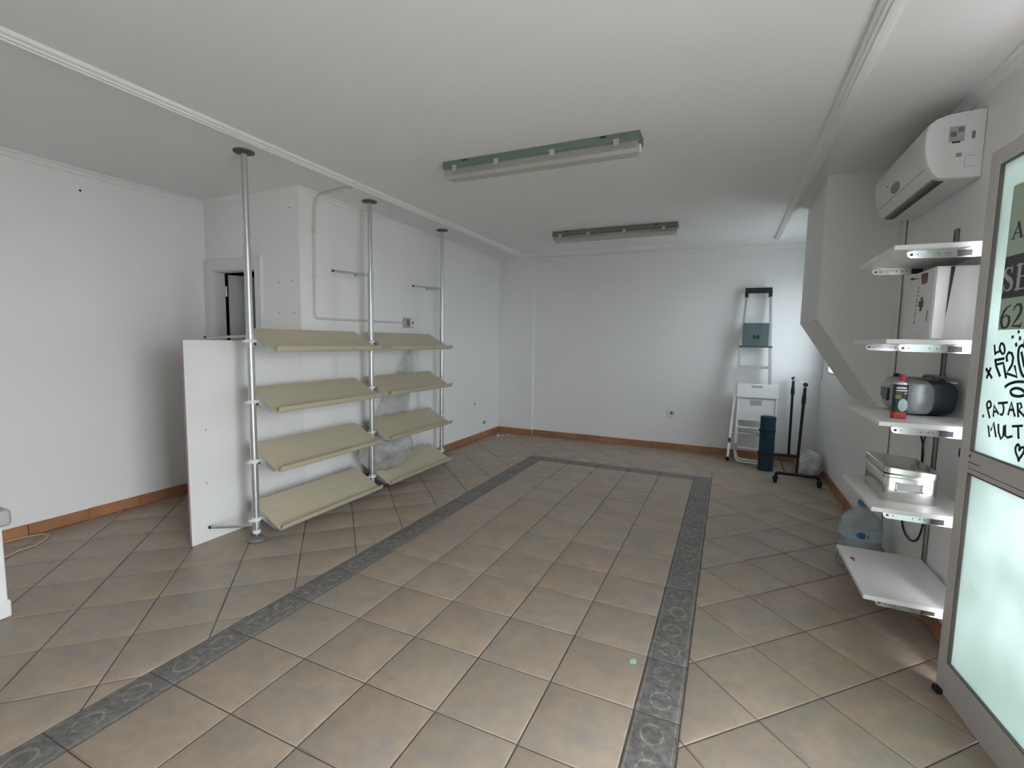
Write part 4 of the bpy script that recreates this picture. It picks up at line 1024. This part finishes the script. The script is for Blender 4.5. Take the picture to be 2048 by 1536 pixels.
t = thing('folding_chair', (2.24, 3.9, 0), 'white folded chair leaning against the step ladder', 'chair')
cyf = lambda z: 3.862+.155*z
def cbar(x0, x1, z0_, z1_, th, nm, mat_, dy=0., bev=.006):
    bm = nb(); pr = rrect(x0, x1, z0_, z1_, min(.018, (z1_-z0_)*.45), 3); A = [bm.verts.new((p[0], cyf(p[1])+dy-th/2, p[1])) for p in pr]; C_ = [bm.verts.new((p[0], cyf(p[1])+dy+th/2, p[1])) for p in pr]; n = len(pr)
    for k in range(n): bm.faces.new((A[k], A[(k+1) % n], C_[(k+1) % n], C_[k]))
    bm.faces.new(A); bm.faces.new(C_[::-1]); return obj(nm, bm, mat_, t)
bk = cbar(2.015, 2.436, .760, .915, .018, 'backrest', 'whiteplastic', -.012)
se = cbar(2.040, 2.405, .500, .765, .020, 'seat', 'whiteplastic', .012)
bm = nb(); box(bm, 2.165, 2.275, cyf(.69)+.012-.0145, cyf(.69)+.01, .672, .73); obj('grey_sticker', bm, 'palegrey', se)
bm = nb(); box(bm, 2.165, 2.275, cyf(.885)-.012-.0122, cyf(.885)-.01, .875, .897); obj('embossed_mark', bm, 'palegrey', bk)
P3 = lambda x, z, dy=0.: (x, cyf(z)+dy, z)
obj('leg_frame', T(arc_pts([P3(2.030, .76), P3(2.022, .14), P3(2.045, .035), P3(2.38, .012), P3(2.412, .10), P3(2.418, .76)], .06, 6), .011, n=10), 'whiteplastic', t, smooth=True)
obj('leg_frame', T(arc_pts([P3(2.046, .52, .03), P3(2.032, .14, .03), P3(2.06, .055, .03), P3(2.37, .035, .03), P3(2.398, .12, .03), P3(2.402, .52, .03)], .06, 6), .011, n=10), 'whiteplastic', t, smooth=True)
for z in (.185, .415): obj('crossbar', T([P3(2.028, z, .014), P3(2.412, z-.012, .014)], .013, n=10), 'whiteplastic', t, smooth=True)
for x in (2.030, 2.412): obj('pivot_joint', B(x-.016, x+.016, cyf(.19)-.016, cyf(.19)+.05, .15, .24, bev=.005), 'palegrey', t)
obj('rubber_foot', B(2.385, 2.410, cyf(.02)-.016, cyf(.02)+.016, .001, .022, bev=.003), 'black', t)

t = thing('exercise_mat', (2.330, 3.735, 0), 'rolled petrol-blue foam mat standing upright by the white chair', 'mat')
mx0, my0 = 2.330, 3.735
bm = nb(); pts = []
for k in range(97):                           # spiral roll
    a = 2*PI*k/24; rad = .016+.0142*a/(2*PI)
    pts.append((math.cos(a)*rad, math.sin(a)*rad))
th = .0062; V = []
for i, (x, y) in enumerate(pts):
    d = Vector((pts[min(i+1, 96)][0]-pts[max(i-1, 0)][0], pts[min(i+1, 96)][1]-pts[max(i-1, 0)][1])).normalized(); nx_, ny_ = -d.y*th, d.x*th
    V.append([bm.verts.new((mx0+x+s*nx_, my0+y+s*ny_, z)) for z in (.002, .590) for s in (-1, 1)])
for a, c in zip(V, V[1:]):
    bm.faces.new((a[0], c[0], c[2], a[2])); bm.faces.new((a[1], a[3], c[3], c[1])); bm.faces.new((a[2], c[2], c[3], a[3])); bm.faces.new((a[0], a[1], c[1], c[0]))
bm.faces.new((V[0][0], V[0][1], V[0][3], V[0][2])); bm.faces.new((V[-1][0], V[-1][2], V[-1][3], V[-1][1]))
obj('foam_roll', bm, 'mat', t, smooth=True, sharp=50)
for z in (.185, .435): obj('strap', L([(.0795, z-.010), (.0815, z-.010), (.0815, z+.010), (.0795, z+.010)], mx0, my0, n=36), 'matband', t, smooth=True)

t = thing('garment_rack', (2.585, 3.7, 0), 'low black garment rack on castors with a chrome top bar', 'clothes rack')
for y, xa, xb, xp, xt in ((3.255, 2.390, 2.765, 2.568, 2.590), (4.150, 2.420, 2.770, 2.592, 2.587)):
    zb = .098
    obj('base_bar', T(arc_pts([(xa, y, .055), (xa+.010, y, zb), (xb-.012, y, zb), (xb, y, .055)], .03, 5), .0165, n=12), 'black', t, smooth=True)
    for x in (xa, xb):
        c_ = obj('castor', L([(0, .024), (.018, .026), (.027, .036), (.027, .048), (.018, .060), (0, .064)], x, y, n=14), 'black', t, smooth=True)
        obj('wheel', T([(x-.016, y-.008, .0245), (x+.016, y-.008, .0245)], .0235, n=16), 'rubber', c_)
    topz = .985
    obj('post', T([(xp, y, zb), (lerp(xp, xt, .80), y, lerp(zb, topz, .80))], .0135, n=14), 'black', t, smooth=True)
    px_ = lambda f: (lerp(xp, xt, f), y, lerp(zb, topz, f))
    obj('grip', T([px_(.78), px_(.80), px_(.84), px_(.88), px_(.90), px_(.97)], [.0135, .019, .020, .018, .0145, .0145], n=14), 'black', t, smooth=True)
    obj('post_head', T([(xt, y-.022, topz), (xt, y+.022, topz)], .020, n=16), 'black', t)
obj('top_bar', T([(2.590, 3.255, .985), (2.587, 4.150, .985)], .011, n=14), 'chrome', t, smooth=True)
obj('lower_bar', T([(2.475, 3.255, .098), (2.490, 4.150, .098)], .007, n=10), 'black', t, smooth=True)

t = thing('plastic_bag', (2.72, 3.68, 0), 'crumpled milky plastic bag on the floor by the garment rack', 'bag')
bm = nb(); bmesh.ops.create_icosphere(bm, subdivisions=4, radius=1.)
for v in bm.verts: v.co = Vector((2.735+v.co.x*.115, 3.70+v.co.y*.25, .12+v.co.z*.13))
crumple(bm, .04, 7., 9.)
for v in bm.verts: v.co.z = max(v.co.z, .002); v.co.x = min(v.co.x, XR-.014)
obj('bag_film', bm, 'bagwhite', t, smooth=True, sharp=75)

# ------------------------------------------------------------------ left edge and small things on the floor
t = thing('white_stand', (-1.35, -1.2, 0), 'low white stand with a rounded pale grey top at the left edge', 'stand')
tp = obj('top_slab', B(-1.62, -1.128, -1.42, -1.035, .452, .532, bev=.018, seg=4), 'palegrey', t, smooth=True)
obj('round_badge', T([(-1.150, -1.0352, .485), (-1.150, -1.0342, .485)], .010, n=14), 'whiteplastic', tp)
for x in (-1.20, -1.57):
    for y in (-1.085, -1.37):
        lg = obj('leg', B(x-.022, x+.030, y-.026, y+.026, .002, .455, bev=.006, seg=2), 'boardw', t)
        obj('foot_collar', B(x-.030, x+.038, y-.034, y+.034, .001, .085, bev=.008, seg=2), 'boardw', lg)
t = thing('pale_cable', (-2.1, -.65, 0), 'thin pale cable looping over the floor by the left wall', 'cable')
obj('cable', T(smooth3 := [Vector(p) for p in [(-1.60, -1.25, .006), (-1.80, -1.05, .006), (-1.989, -.822, .006), (-2.016, -.769, .006), (-2.054, -.711, .006), (-2.056, -.64, .006), (-2.12, -.56, .006), (-2.19, -.522, .006), (-2.245, -.535, .006), (-2.285, -.611, .006), (-2.288, -.72, .006), (-2.288, -.95, .006)]], .0035, n=8), 'cord', t, smooth=True)
for k, (x, y, s_, lb2) in enumerate(((-1.02, 3.93, .022, 'largest white plaster crumb on the floor in the far left corner'), (-.975, 3.99, .014, 'middle-sized white plaster crumb beside the largest one, far left corner'), (-1.06, 4.03, .012, 'white plaster crumb nearest the inner wall in the far left corner'), (-.93, 4.06, .010, 'smallest white plaster crumb, nearest the corner pilaster'))):
    bm = nb(); bmesh.ops.create_icosphere(bm, subdivisions=2, radius=1.)
    for v in bm.verts: v.co = Vector((x+v.co.x*s_*1.4, y+v.co.y*s_, .006+v.co.z*.006))
    crumple(bm, .004, 30., k)
    for v in bm.verts: v.co.z = max(v.co.z, .0012)
    tag(obj('plaster_chip', bm, 'boardw', loc=(x, y, 0)), lb2, 'debris', 'plaster crumbs')
bm = nb(); prism(bm, [(1.590, -.085), (1.612, -.080), (1.616, -.062), (1.603, -.045), (1.588, -.060)], 'z', .0012, .0022)
tag(obj('paper_scrap', bm, 'skyblue', loc=(1.6, -.07, 0)), 'tiny turquoise paper scrap on the floor beside the right border', 'scrap')
